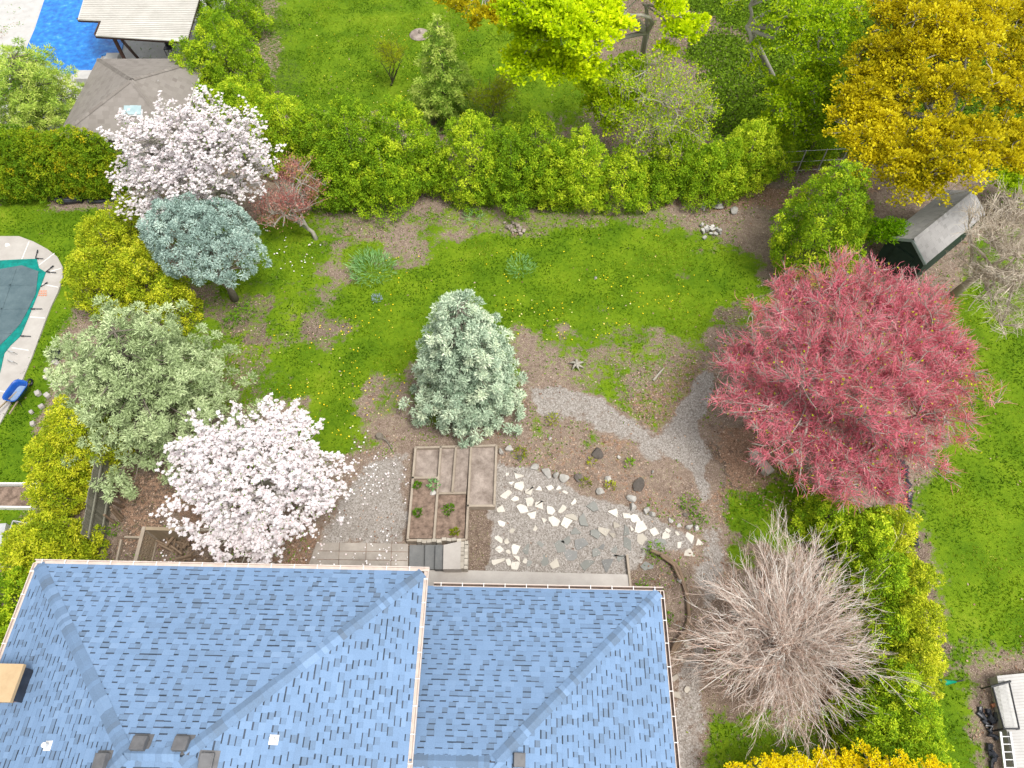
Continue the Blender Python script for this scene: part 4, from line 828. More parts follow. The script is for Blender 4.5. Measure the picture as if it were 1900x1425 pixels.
c = G(290, 156, 3.3); mb = MB(); mb.tube([c - (0, 0, .25), c + (0, 0, .12)], .09, 12); mb.tube([c + (0, 0, .12), c + (0, 0, .2)], [.2, .18], 16); mb.build('roof_vent', M['galv'], ph, smooth=False)
c = G(256, 172, 3.5); mb = MB(); mb.tube([G(256, 172, 3.7), G(275, 195, 3.1)], .07, 10); mb.build('vent_pipe', M['galv'], ph)
p = G(248, 203, 3.25); mb = MB(); mb.box(p + (0, 0, .02), (.95, .8, .14), 0, R_(24)); sk = mb.build('skylight', M['galv'], ph); mb = MB(); mb.box(p + (0, -.03, .1), (.8, .65, .03), 0, R_(24)); mb.build('pane', surf('skylight_glass', (.25, .36, .38), (.4, .5, .52), 3, .15), sk)

# ================================================================ SHED (right)
sh = thing('garden_shed', 'gabled grey shingle garden shed under the yellow maple', 'shed', G(1745, 430))
za, zb = 1.55, 2.2
g0 = G(1694, 445, zb); g1 = G(1806, 355, zb); e0 = G(1714, 491, za); gx = nrm((g1 - g0) * (1, 1, 0)); gp = np.array([gx[1], -gx[0], 0]); hw_ = abs((e0 - g0) @ gp) * 1.03
e0, e1, w0, w1 = g0 + gp * hw_, g1 + gp * hw_, g0 - gp * hw_, g1 - gp * hw_
for q in (e0, e1, w0, w1): q[2] = za
for i, (a, b, c, d_) in enumerate(((e0, e1, g1, g0), (w1, w0, g0, g1))):
    V, F, mi, r = slope_tiles(a, b, c, d_, None, dark=False, seed=91 + i, course=.17, wmin=.15, wmax=.4, tooth=.003); rf = mesh('roof', V, F, [M['sh_grey'], M['sh_dark']], sh, mi=mi, fa={'rnd': r})
    mb = MB(); mb.add([a, b, c, d_], [(0, 1, 2, 3)]); mb.build('roof_deck', M['gutter_in'], rf)
mb = MB(); hipcaps(mb, g0, g1, .24, .17); mb.build('ridge_cap', M['sh_grey'], sh)
ins = lambda p, c, k=.1: p + (c - p) * k
cc = (g0 + g1) / 2; dk_wall = surf('dark_green_wall', (.012, .03, .02), (.025, .05, .035), 4, .7)
ee0, ee1, ww0, ww1 = (ins(q, cc, .06) for q in (e0, e1, w0, w1)); gg0, gg1 = ins(g0, cc, .06), ins(g1, cc, .06)
mb = MB(); fl = lambda q: (q[0], q[1], 0.)
mb.add([fl(ee0), fl(ee1), fl(ww1), fl(ww0), tuple(ee0 - (0, 0, .08)), tuple(ee1 - (0, 0, .08)), tuple(ww1 - (0, 0, .08)), tuple(ww0 - (0, 0, .08)), tuple(gg0 - (0, 0, .1)), tuple(gg1 - (0, 0, .1))], [(0, 1, 5, 4), (2, 3, 7, 6), (3, 0, 4, 8, 7), (1, 2, 6, 9, 5)])
mb.build('wall', dk_wall, sh); mb = MB(); mb.beam(g0 - (0, 0, .05), e0 - (0, 0, .05), .05, .12); mb.beam(g0 - (0, 0, .05), w0 - (0, 0, .05), .05, .12); mb.beam(g1 - (0, 0, .05), e1 - (0, 0, .05), .05, .12)
mb.build('fascia', surf('grey_green_trim', (.25, .32, .31), (.35, .42, .41), 4, .6), sh)
mb = MB(); gd = nrm(g0 - g1) * (1, 1, 0); mm_ = (ee0 + ww0) / 2; mb.box((mm_[0] + gd[0] * .03, mm_[1] + gd[1] * .03, .7), (.9, .06, 1.35), math.atan2(ee0[1] - ww0[1], ee0[0] - ww0[0])); mb.build('door', dk_wall, sh)

# ================================================================ BOTTOM RIGHT
dk2 = thing('garden_deck', 'white boarded deck at the bottom right corner', 'deck', G(1880, 1330))
z_ = .45; mb = MB(); P0 = [(1850, 1254), (2150, 1225), (2150, 1500), (1900, 1500), (1876, 1400)]
mb.prism([G(*q, z_) for q in P0], 0, z_ - .012); mb.build('platform', M['concrete'], dk2); mb = MB()
for i in range(30):
    t = i / 30; t2 = (i + .88) / 30
    a, b = G(1850 + 30 * t, 1254 + 170 * t, z_), G(2150, 1225 + 190 * t, z_); c, d_ = G(1850 + 30 * t2, 1254 + 170 * t2, z_), G(2150, 1225 + 190 * t2, z_)
    mb.add([a, c, d_, b], [(0, 1, 2, 3)])
mb.build('boards', M['deck_white'], dk2)
ng = thing('net_frame', 'black framed white mesh panel resting on the deck', 'net frame', G(1865, 1300))
cn = [G(1841, 1272, .6), G(1872, 1265, .6), G(1891, 1352, .6), G(1863, 1352, .6)]
for i in range(4): mb = MB(); mb.tube([cn[i], cn[(i + 1) % 4]], .028, 8); mb.build('frame_bar', M['metal_black'], ng)
mb = MB(); mb.tube([G(1838, 1274, .9), G(1875, 1264, .9)], .035, 8); mb.build('roller', M['metal_black'], ng)
mb = MB(); nn_ = 34
for i in range(1, nn_): t = i / nn_; mb.beam(cn[0] + (cn[3] - cn[0]) * t, cn[1] + (cn[2] - cn[1]) * t, .008, .008)
for i in range(1, 14): t = i / 14; mb.beam(cn[0] + (cn[1] - cn[0]) * t, cn[3] + (cn[2] - cn[3]) * t, .008, .008)
mb.build('net', M['white_paint'], ng)
for q in cn: mb = MB(); mb.tube([q, q * (1, 1, 0)], .025, 6); mb.build('leg', M['metal_black'], ng)
ld = thing('ladder', 'pale aluminium ladder leaning at the deck side', 'ladder', G(1866, 1400)); A, B, A2, B2 = G(1856, 1358, .5), G(1870, 1470, .5), G(1874, 1358, .5), G(1890, 1470, .5)
for a, b in ((A, B), (A2, B2)): mb = MB(); mb.beam(a, b, .06, .05); mb.build('rail', M['galv'], ld)
for i in range(8): t = .08 + i * .13; mb = MB(); mb.tube([A + (B - A) * t, A2 + (B2 - A2) * t], .018, 6); mb.build('rung', M['galv'], ld)
c = G(1765, 1266); gs = thing('garden_umbrella', 'closed green umbrella lying on the grass by the cedars', 'umbrella', c)
mb = MB(); mb.tube([G(1742, 1266, .12), G(1755, 1266, .14), G(1774, 1265, .09)], [.10, .09, .03], 8); mb.build('canopy', M['green_plastic'], gs, smooth=True); mb = MB(); mb.tube([G(1774, 1265, .09), G(1787, 1262, .06)], .02, 6); mb.build('pole', M['metal_black'], gs)
for pts, lb in (([(1815, 1312), (1824, 1330), (1832, 1350), (1845, 1366)], 'black landscape fabric strip beside the ladder'), ([(1835, 1320), (1842, 1340), (1848, 1330)], 'short curl of black landscape fabric near the deck'), ([(1836, 1380), (1843, 1400), (1840, 1430)], 'black hose loop at the bottom right edge')):
    mb = MB(); P = arc(pts, .06, 20) + rng.normal(size=(20, 3)) * (.05, .05, .015); mb.tube(P, rng.uniform(.05, .11, 20), 7); tag(mb.build('landscape_fabric', M['plastic_black'], org=P[0]), lb, 'fabric')
mb = MB(); P = arc([(1672, 860), (1684, 880), (1684, 935), (1682, 960), (1690, 985), (1694, 1000), (1702, 1012)], .1, 40) + rng.normal(size=(40, 3)) * (.08, .05, .02); mb.tube(P, rng.uniform(.06, .16, 40), 7); tag(mb.build('landscape_fabric', M['plastic_black'], org=P[0]), 'crumpled black fabric edging between red maple and right lawn', 'fabric')
mb = MB(); mb.box(G(1845, 1308, .05), (.2, .1, .08), .3); tag(mb.build('brick', M['terracotta'], org=G(1845, 1308)), 'red brick by the net frame', 'brick')
for px, py, lb in ((1699, 993, 'brick at the lower end of the black fabric'), (1680, 930, 'brick beside the upper black fabric')): mb = MB(); mb.box(G(px, py, .1), (.2, .12, .1), 1.1); tag(mb.build('brick', M['terracotta'], org=G(px, py)), lb, 'brick')
# wire along the back fence
fw = thing('wire_fence', 'thin green wire fence behind the cedar row', 'fence', G(1300, 330))
mb = MB()
for i in range(14): mb = MB(); p = G(1060 + i * 38, 345 - i * 2.2); mb.tube([p, p + (0, 0, 1.4)], .03, 6); mb.build('post', M['galv'], fw)
for z in (.15, .7, 1.35): mb = MB(); mb.tube([G(1060, 345) + (0, 0, z), G(1554, 316) + (0, 0, z)], .012, 5); mb.build('wire', M['galv'], fw)

# ================================================================ VEGETATION
def PXM(px, py, z): return 1 / np.linalg.norm(G(px + 1, py, z) - G(px, py, z))
def foliage(name, Cn, Nm, rl, nleaf, L, W, mat, parent, up=.2, spread=.6, flatn=None, clv=None, inner=.45, sq=1., tang=.9):
    n = len(Cn); k = nleaf
    rl = np.broadcast_to(rl, n)
    u = nrm(np.repeat(Nm, k, 0) * spread + rsph(n * k))
    rr = rng.uniform(inner, 1.0, n * k) * np.repeat(rl, k)
    off = u * rr[:, None]; off[:, 2] *= sq
    P = np.repeat(Cn, k, 0) + off
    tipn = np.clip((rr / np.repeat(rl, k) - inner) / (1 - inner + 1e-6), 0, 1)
    D = u * .9 + np.repeat(Nm, k, 0) * .4 + rng.normal(size=(n * k, 3)) * .45 + np.array([0, 0, up])
    if flatn: Nn = nrm(rng.normal(size=(n * k, 3)) * flatn + np.array([0, 0, 1.]))
    else:
        Nn = nrm(u * .9 + rng.normal(size=(n * k, 3)) * .38 + np.array([0, 0, .25])); tg = nrm(np.cross(Nn, rsph(n * k))); D = nrm(tg * tang + nrm(D) * (1.15 - tang * .5))
    V, F = leafq(P, D, L * rng.uniform(.6, 1.25, n * k), W * rng.uniform(.7, 1.3, n * k), Nn)
    cl = rng.random(n) if clv is None else clv
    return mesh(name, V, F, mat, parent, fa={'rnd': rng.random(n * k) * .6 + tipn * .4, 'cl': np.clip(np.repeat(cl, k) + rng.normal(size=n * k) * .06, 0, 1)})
def thin(P, d):
    "indices of points at least d apart"
    keep = []; ok = np.ones(len(P), bool)
    for i in range(len(P)):
        if ok[i]:
            keep.append(i); ok &= ((P - P[i]) ** 2).sum(-1) > d * d
    return np.array(keep)
def ang_noise(th, t, seed):
    s = np.random.default_rng(seed); v = 0
    for i in range(7):
        a, b, p = s.integers(1, 7), s.uniform(2, 14), s.uniform(0, 6.3); v = v + np.sin(a * th + b * t + p) / 7 ** .5
    return v
CED = {}
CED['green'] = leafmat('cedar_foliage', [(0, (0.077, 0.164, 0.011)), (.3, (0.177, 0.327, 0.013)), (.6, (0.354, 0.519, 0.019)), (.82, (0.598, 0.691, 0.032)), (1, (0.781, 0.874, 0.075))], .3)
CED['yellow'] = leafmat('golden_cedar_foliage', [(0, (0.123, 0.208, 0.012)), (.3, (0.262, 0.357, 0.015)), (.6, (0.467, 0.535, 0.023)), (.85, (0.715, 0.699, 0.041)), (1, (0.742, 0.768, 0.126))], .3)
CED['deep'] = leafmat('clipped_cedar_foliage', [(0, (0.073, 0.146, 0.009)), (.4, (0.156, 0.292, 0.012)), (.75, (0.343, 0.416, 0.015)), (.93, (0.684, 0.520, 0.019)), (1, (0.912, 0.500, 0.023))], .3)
def cedar(bx, by, ty, R, label, kind='green', group='cedars of the hedge rows', dens=1., lump=.25, leaf=.115, pw=1.9, name='cedar_tree', rough=.17):
    base = G(bx, by); h = max(hsolve(base[0], base[1], ty), .8); t_ = thing(name, label, 'cedar', base, group); tint = rng.normal() * .13
    seed = int(rng.integers(1e6)); R *= .95; area = math.pi * R * math.hypot(R, h) * 1.25
    Cs = []; Ns = []; CL = []
    layer = []
    for li_n, (sc2, dn) in enumerate(((1., 1.), (.76, .6), (.5, .4))):
        n = int(area * dn * dens / (lump * 1.25) ** 2 * 2.6); t = rng.random(n) ** 1.05; th = rng.uniform(0, 2 * math.pi, n)
        rt = R * np.clip(1 - t ** pw, 0, 1) ** .72 * (.84 + .16 * np.minimum(t * 5, 1)) * (1 + rough * ang_noise(th, t, seed)) * sc2
        z = .06 * h + t * h * .94 * (1 if sc2 == 1 else .95)
        Cs.append(np.stack([base[0] + rt * np.cos(th), base[1] + rt * np.sin(th), z], -1))
        slope = .35 + 1.2 * t ** 3; Ns.append(nrm(np.stack([np.cos(th), np.sin(th), slope], -1)))
        layer.append(np.full(n, li_n)); CL.append(np.clip(.5 + tint + .25 * ang_noise(th * 2, t * 3, seed + 5) + rng.normal(size=n) * .22, 0, 1))
    Cs = np.concatenate(Cs); Ns = np.concatenate(Ns); CL = np.concatenate(CL); layer = np.concatenate(layer); kk = np.concatenate([np.where(layer == q)[0][thin(Cs[layer == q], lump * (1.3, 1.5, 1.7)[q])] for q in range(3)]); Cs, Ns, CL = Cs[kk], Ns[kk], CL[kk]; Cs = Cs + Ns * rng.normal(size=(len(kk), 1)) * lump * .45
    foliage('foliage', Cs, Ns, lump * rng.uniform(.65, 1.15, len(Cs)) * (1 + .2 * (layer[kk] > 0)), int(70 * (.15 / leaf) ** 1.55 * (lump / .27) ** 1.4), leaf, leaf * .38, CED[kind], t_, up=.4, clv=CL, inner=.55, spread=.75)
    mb = MB(); mb.tube([base - (0, 0, .1), base + (0, 0, h * .5), base + (0, 0, h * .9)], [.06 * R + .03, .05 * R, .01], 7); mb.build('trunk', M['bark'], t_, smooth=True)
    return t_

def cedar2(cx, cy, h, R, label, **kw):
    c = G(cx, cy, h * .62); px, py = PR(c[0], c[1], 0); cedar(px, py, PR(c[0], c[1], h)[1], R, label, **kw)
def bez(a, b, bend, K=5):
    s = np.linspace(0, 1, K)[None, :, None]; L = np.linalg.norm(b - a, axis=-1)[:, None, None]
    w_ = (4 * s * (1 - s)); return a[:, None] * (1 - s) + b[:, None] * s + w_ * bend[:, None] * L
def near(T, S):
    out = np.empty(len(T), int)
    for i in range(0, len(T), 2000): out[i:i + 2000] = np.argmin(((T[i:i + 2000, None] - S[None]) ** 2).sum(-1), 1)
    return out
def skeleton(parent, base, fork, T, seeds=(7, 50, 400), rad=(.16, .08, .04, .018, .007), mat='bark_pale', bendup=.10, shrink=(.45, .2, .07), stem=True, jit=.07):
    base = np.array(base, float); fork = np.array(fork, float)
    if stem:
        mb = MB(); mid = (base + fork) / 2 + rng.normal(size=3) * .06 * np.array([1, 1, 0]); mb.tube([base - (0, 0, .1), mid, fork], [rad[0] * 1.35, rad[0] * 1.05, rad[0]], 9); mb.build('trunk', M[mat], parent, smooth=True)
    prev = fork[None]; segs = []; lv = []
    for k, sh_ in zip(seeds, shrink):
        S = T[rng.choice(len(T), min(k, len(T)), replace=False)]; S = S + (fork - S) * sh_
        lv.append(S)
    chain = [prev] + lv + [T]
    for i in range(1, len(chain)):
        idx = near(chain[i], chain[i - 1]); a = chain[i - 1][idx]; b = chain[i]
        bend = rng.normal(size=a.shape) * jit + np.array([0, 0, bendup if i < 3 else bendup * .4]); pts = bez(a, b, bend, 5 if i < len(chain) - 1 else 4)
        r0, r1 = rad[i - 1] * .8, rad[i]
        rr = np.linspace(r0, r1, pts.shape[1])[None].repeat(len(pts), 0) * rng.uniform(.8, 1.2, (len(pts), 1))
        segs.append(tubes(pts, rr, 6 if i < 2 else 4 if i < 3 else 3))
    V, F, _ = join(segs)
    mesh('branches', V, F, M[mat], parent, smooth=True, fa={'rnd': rng.random(len(F)), 'cl': rng.random(len(F))}); return chain
def ell(cens, n, pw=.45, lower=-.5, rough=.12):
    "points in a union of ellipsoids (c, rx, ry, rz), crowding to the surface"
    vol = np.array([c[1] * c[2] for c in cens]); idx = rng.choice(len(cens), n, p=vol / vol.sum()); u = rsph(n)
    u[:, 2] = np.where(u[:, 2] < lower, -u[:, 2], u[:, 2]); rr = rng.random(n) ** pw
    rr *= 1 + rough * np.sin(u[:, 0] * 5 + u[:, 1] * 7 + idx)
    c = np.array([cens[i][0] for i in idx]); r = np.array([cens[i][1:] for i in idx]); return c + u * rr[:, None] * r, u
def lobes(L, flat=.6): return [(G(px, py, z), r / PXM(px, py, z), r / PXM(px, py, z), r / PXM(px, py, z) * flat) for px, py, z, r in L]
def twigs(name, P, D, k, L, W, mat, parent, spread=.7, up=.2, clv=None):
    n = len(P); D2 = np.repeat(nrm(D), k, 0) + rng.normal(size=(n * k, 3)) * spread * .7 + np.array([0, 0, up]); P2 = np.repeat(P, k, 0) + rng.normal(size=(n * k, 3)) * .06 - np.repeat(nrm(D), k, 0) * rng.uniform(-.05, .45, (n * k, 1))
    D2 = nrm(D2); LL = L * rng.uniform(.5, 1.2, n * k); mid = P2 + D2 * LL[:, None] * .5 + rng.normal(size=P2.shape) * .03
    pts = np.stack([P2, mid, P2 + D2 * LL[:, None] + rng.normal(size=P2.shape) * .05], 1); rr = np.array([W, W * .8, W * .4])[None].repeat(n * k, 0) * rng.uniform(.7, 1.3, (n * k, 1))
    V, F = tubes(pts, rr, 3); per = len(F) // (n * k); cl = rng.random(n) if clv is None else clv
    return mesh(name, V, F, mat, parent, fa={'rnd': np.repeat(rng.random(n * k), per), 'cl': np.repeat(cl, k * per)})

# ---- cedar rows
G1 = 'loose cedars of the back hedge'
for a in [(450, 190, 20, 1.9, 'tallest cedar beside the pavilion, topmost of the two by the pool fence'), (398, 205, 75, 1.5, 'cedar between the brown pool house roof and the tall cedar'), (440, 60, -70, 1.9, 'cedar at the top edge beside the pavilion roof'),
          (400, 245, 165, 1.5, 'cedar peeking over the top of the far magnolia'), (470, 265, 150, 1.7, 'cedar right above the far magnolia crown'), (545, 295, 180, 1.75, 'cedar touching the right tip of the far magnolia'),
          (600, 305, 205, 1.6, 'cedar behind the red japanese maple'), (668, 345, 190, 2.05, 'biggest rounded cedar in the middle of the hedge'), (755, 335, 188, 1.8, 'broad cedar just left of the green spruce'), (720, 372, 262, 1.5, 'lower front cedar left of the dark hedge gap'), (635, 368, 262, 1.5, 'front cedar right of the red japanese maple'),
          (800, 345, 262, 1.0, 'thin cedar in the dark hedge gap'), (880, 352, 215, 1.75, 'cedar just right of the green spruce foot'), (948, 362, 240, 1.6, 'cedar with its foot in the lawn above the ash heap'), (990, 352, 218, 1.5, 'cedar whose pale top stands before the far lawn corner'), (1030, 368, 265, 1.3, 'low cedar between two taller ones'),
          (1072, 368, 240, 1.35, 'cedar directly left of the wire fence gap'), (1150, 368, 282, 1.3, 'squat cedar below the leaning bare tree'), (1205, 355, 300, 1.3, 'low cedar at the left of the pointed one'), (1243, 348, 243, 1.25, 'pointed cedar under the sparse tree'),
          (1300, 358, 278, 1.45, 'cedar right of the pointed one'), (1375, 330, 228, 1.6, 'wide cedar left of the bare corner'), (1425, 310, 240, 1.2, 'dark cedar at the right end of the back row'), (1330, 345, 262, 1.3, 'cedar second from the right end of the back row')]:
    cedar(*a, group=G1)
cedar(1487, 500, 312, 1.75, 'tall rounded cedar standing alone before the red maple', group=None, pw=2.6)
cedar(1500, 290, 235, 1.3, 'low cedar beside the trunk near the yellow maple', group=None)
for a in [(270, 440, 372, 1.25, 'golden cedar hugging the left of the round blue spruce'), (232, 500, 408, 1.35, 'golden cedar on the lawn edge left of the blue spruce'), (215, 560, 470, 1.3, 'golden cedar above the pale spruce'), (290, 550, 470, 1.2, 'golden cedar between both blue spruces'), (340, 590, 530, .9, 'small golden cedar by the spruce trunk')]:
    cedar(*a, kind='yellow', group='golden cedars of the left border', lump=.24, rough=.25)
for a in [(135, 800, 3.4, 1.35, 'golden cedar below the pale spruce'), (95, 850, 2.6, .95, 'golden cedar with grey dead twigs on the left lawn edge'), (160, 815, 2.2, .7, 'small green cedar against the top of the board fence'), (88, 905, 2.4, .8, 'golden cedar beside the vegetable bed'), (98, 1008, 2.8, 1.15, 'big golden cedar above the house corner'), (65, 1020, 3., 1.25, 'golden cedar over the pale metal frame')]:
    cedar2(*a, kind='yellow', group='golden cedars of the lower left border', lump=.19, leaf=.10, rough=.24)
for a in [(30, 1115, 3., 1.35, 'cedar touching the left roof edge'), (0, 1190, 3., 1.3, 'cedar at the left edge beside the chimney')]: cedar2(*a, group='cedars beside the left eave', lump=.19, leaf=.10)
G3 = 'cedars of the right border'
for a in [(1545, 950, 2.6, .8, 'green', 'green cedar at the lower tip of the red maple'), (1610, 990, 2.8, 1.05, 'green', 'dark cedar behind the bare bush top'), (1655, 985, 2.8, .95, 'yellow', 'gold cedar beside the black fabric strip'), (1640, 1070, 2.8, 1.1, 'green', 'cedar right of the bare bush'), (1690, 1075, 2.6, .85, 'yellow', 'gold cedar bulging onto the right lawn'),
          (1695, 1150, 2.8, .95, 'yellow', 'gold cedar halfway down the right lawn'), (1650, 1170, 2.4, .95, 'green', 'green cedar with bare twigs over it'), (1700, 1225, 2.8, .95, 'yellow', 'gold cedar just above the green umbrella'), (1665, 1270, 2.6, 1.0, 'green', 'green cedar left of the green umbrella'), (1690, 1335, 2.6, 1.05, 'green', 'cedar nearest to the ladder'),
          (1625, 1345, 2.2, .95, 'green', 'round cedar below the bare bush twigs'), (1650, 1405, 2.4, 1.1, 'green', 'cedar above the yellow forsythia'), (1715, 1410, 2.4, .9, 'green', 'cedar at the bottom edge right of the forsythia')]:
    cedar2(*a[:4], a[5], kind=a[4], group=G3, lump=.18, leaf=.095, rough=.24)
for i, x in enumerate((-25, 10, 45, 80, 113, 146, 178, 205)):
    cedar(x + 14, 362 - i * .8, 232 + i * 1.5 + (i % 3) * 5, .85, ['narrow clipped cedar cut by the left edge', 'clipped cedar at the left edge', 'clipped cedar third from the left edge', 'clipped cedar fourth from the left edge', 'clipped cedar above the black pipe roll', 'clipped cedar over the gap between pipe roll and drain pipe', 'clipped cedar below the pool house corner', 'last clipped cedar touching the far magnolia'][i], 'deep', 'clipped cedars of the left hedge', lump=.17, leaf=.11, pw=4, rough=.1)
cedar(222, 300, 240, .7, 'small dark cedar between pool house and magnolia', 'deep', None, lump=.17)

# ---- spruces
NEED = {}
NEED['blue'] = leafmat('blue_spruce_needles', [(0, (0.111, 0.163, 0.095)), (.3, (0.253, 0.354, 0.243)), (.6, (0.475, 0.585, 0.422)), (.85, (0.712, 0.789, 0.560)), (1, (0.800, 0.837, 0.634))], .1)
NEED['steel'] = leafmat('steel_spruce_needles', [(0, (0.069, 0.110, 0.072)), (.3, (0.166, 0.246, 0.206)), (.6, (0.344, 0.468, 0.413)), (.85, (0.551, 0.678, 0.588)), (1, (0.717, 0.800, 0.681))], .1)
NEED['pale'] = leafmat('pale_spruce_needles', [(0, (0.115, 0.154, 0.051)), (.3, (0.231, 0.306, 0.128)), (.6, (0.410, 0.508, 0.255)), (.85, (0.590, 0.673, 0.374)), (1, (0.769, 0.802, 0.425))], .1)
NEED['green'] = leafmat('green_spruce_needles', [(0, (0.099, 0.187, 0.023)), (.35, (0.231, 0.398, 0.047)), (.7, (0.528, 0.655, 0.117)), (1, (0.930, 0.930, 0.328))], .3)
def spruce(bx, by, ty, R, label, kind, levels=15, per=9, lr=.24, nleaf=95, L=.13, W=.034, name='spruce_tree', pw=.75, low=.06, droop=.18, top=None, cat='spruce', dens=1., splay=1.2, vary=(.72, 1.12)):
    base = G(bx, by); h = hsolve(base[0], base[1], ty); tp_ = base + (0, 0, h)
    R *= 1
    if top is not None: tp_ = G(*top); h = tp_[2]
    t_ = thing(name, label, cat, base); Cs = []; Ns = []; cl = []; seg = []
    for k in range(levels):
        f = low + (1 - low) * (k / levels) ** .9; ax0 = base + (tp_ - base) * f; r = R * (1 - f) ** pw
        m = max(4, int(per * (.5 + r / R * .9))); a0 = rng.uniform(0, 6.3)
        for j in range(m):
            a = a0 + 2 * math.pi * j / m + rng.normal() * .12; rl = r * rng.uniform(*vary); d = np.array([math.cos(a), math.sin(a), 0]); n = max(2, int(rl * dens / (lr * .62)))
            cb = rng.normal() * .14
            for q in np.linspace(.22, 1, n):
                sd_ = np.array([-d[1], d[0], 0]) * rng.normal() * .16 * splay * (rl * (1.1 - q) + .25)
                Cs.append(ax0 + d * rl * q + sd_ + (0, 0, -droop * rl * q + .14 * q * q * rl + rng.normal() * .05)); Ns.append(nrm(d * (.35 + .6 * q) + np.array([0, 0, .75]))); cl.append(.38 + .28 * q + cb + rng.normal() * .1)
            seg.append([ax0, ax0 + d * rl * .5 - (0, 0, droop * rl * .5), ax0 + d * rl * .92 - (0, 0, droop * rl * .75)])
    Cs.append(tp_); Ns.append(np.array([0, 0, 1.])); cl.append(.8)
    Cs = np.array(Cs); Ns = np.array(Ns); cl = np.array(cl); kk = thin(Cs, lr * 1.2); Cs, Ns, cl = Cs[kk], Ns[kk], cl[kk]; n = len(Cs)
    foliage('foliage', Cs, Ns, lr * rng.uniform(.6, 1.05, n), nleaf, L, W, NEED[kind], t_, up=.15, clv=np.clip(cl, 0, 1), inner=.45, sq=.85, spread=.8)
    V, F = tubes(np.array(seg), np.array([.035, .022, .008])[None].repeat(len(seg), 0), 4); mesh('branches', V, F, M['bark'], t_, smooth=True)
    mb = MB(); mb.tube([base - (0, 0, .1), base + (tp_ - base) * .5, base + (tp_ - base) * .97], [.045 * R + .06, .04 * R + .02, .02], 8); mb.build('trunk', M['bark'], t_, smooth=True)
spruce(869, 742, 552, 2.35, 'pale blue spruce standing in the middle of the garden above the raised beds', 'blue', levels=18, per=10, pw=.6, lr=.27, splay=1.8, nleaf=150, L=.14, W=.04, droop=.12)
spruce(290, 815, 560, 3.9, 'big loose grey green spruce above the near magnolia', 'pale', levels=12, per=8, lr=.28, pw=.45, low=.2, top=(205, 600, 5.4), droop=.1, dens=.85, splay=2.0, nleaf=140, L=.15, W=.036, vary=(.45, 1.22))
spruce(828, 218, 34, 2.0, 'slender green spruce on the far lawn behind the hedge', 'green', levels=12, per=6, lr=.2, nleaf=80, L=.22, W=.04, pw=.62, droop=.3, dens=.8)
spruce(90, 262, 60, 2.9, 'soft green pine in front of the open pool', 'green', levels=11, per=9, lr=.3, nleaf=110, L=.2, W=.03, name='pine_tree', pw=.42, low=.25, dens=1.0, top=(20, 95, 5.0), droop=.05, cat='pine')
# round blue spruce with a bare trunk
def round_spruce():
    base = G(436, 556); top = G(335, 420, 3.4); t_ = thing('spruce_tree', 'dense round steel blue spruce leaning left on a bare trunk', 'spruce', base)
    cens = [(G(378, 452, 2.9), 1.95, 1.75, 1.4), (G(335, 425, 3.2), 1.3, 1.2, 1.1), (G(435, 485, 2.4), 1.15, 1.1, .9)]
    P, u = ell(cens, 1500, pw=.06, lower=-.25, rough=.10); kk = thin(P, .34); P, u = P[kk], u[kk]
    foliage('foliage', P, u, rng.uniform(.2, .31, len(P)), 200, .12, .034, NEED['steel'], t_, up=.3, spread=.9, inner=.55, clv=np.clip(.55 + rng.normal(size=len(P)) * .17, 0, 1))
    P2, u2 = ell(cens, 160, pw=.4, lower=-.4); fk = G(415, 520, 1.4)
    skeleton(t_, base, fk, P2, (6, 30), (.14, .06, .03, .01), 'bark', shrink=(.4, .15))
round_spruce()

# ---- magnolias
M['blossom'] = leafmat('magnolia_blossom', [(0, (0.617, 0.436, 0.440)), (.12, (0.803, 0.708, 0.725)), (.4, (0.859, 0.817, 0.826)), (1, (0.878, 0.854, 0.863))], .4, .6, .35)
def magnolia(label, base, fork, cens, nT, nb, seedn=(8, 60, 420), name='magnolia_tree'):
    t_ = thing(name, label, 'magnolia', base); T, u = ell(cens, nT, pw=.38, lower=-.05, rough=.38); ch = skeleton(t_, base, fork, T, seedn, (.15, .075, .035, .016, .006), 'bark_pale', .12)
    idx = rng.integers(0, len(T), nb); S = ch[-2]; par = S[near(T, S)]
    f = 1 - rng.random(nb) ** 2.2 * .6; P = par[idx] + (T[idx] - par[idx]) * f[:, None] + rng.normal(size=(nb, 3)) * .07
    k = 7; a = np.tile(np.arange(k) * 2 * math.pi / k, nb) + np.repeat(rng.uniform(0, 6.3, nb), k); tl = np.repeat(rng.normal(size=(nb, 3)) * .35, k, 0)
    D = np.stack([np.cos(a), np.sin(a), np.full(len(a), .45)], -1) + tl + rng.normal(size=(nb * k, 3)) * .2
    V, F = leafq(np.repeat(P, k, 0), D, .085 * rng.uniform(.7, 1.2, nb * k), .055, nrm(np.repeat(rsph(nb) * .3, k, 0) + np.array([0, 0, 1.])))
    mesh('blossom', V, F, M['blossom'], t_, fa={'rnd': rng.random(nb * k), 'cl': np.repeat(rng.random(nb), k)})
    n2 = nb // 6; idx = rng.integers(0, len(T), n2); V, F = leafq(T[idx] + rng.normal(size=(n2, 3)) * .1, rsph(n2) + np.array([0, 0, .5]), .08, .035); mesh('young_leaves', V, F, M['weed'], t_, fa={'rnd': rng.random(n2), 'cl': rng.random(n2)})
magnolia('far magnolia in full white pink bloom against the back hedge', G(465, 432), G(425, 385, 1.2), lobes([(270, 265, 4.4, 75), (345, 240, 5., 75), (420, 255, 4.8, 75), (470, 285, 4.2, 55), (300, 325, 3.6, 75), (380, 320, 3.8, 85), (450, 345, 3., 55), (245, 330, 3., 40), (290, 385, 2.3, 60), (370, 375, 2.6, 60)], .55), 1500, 9500)
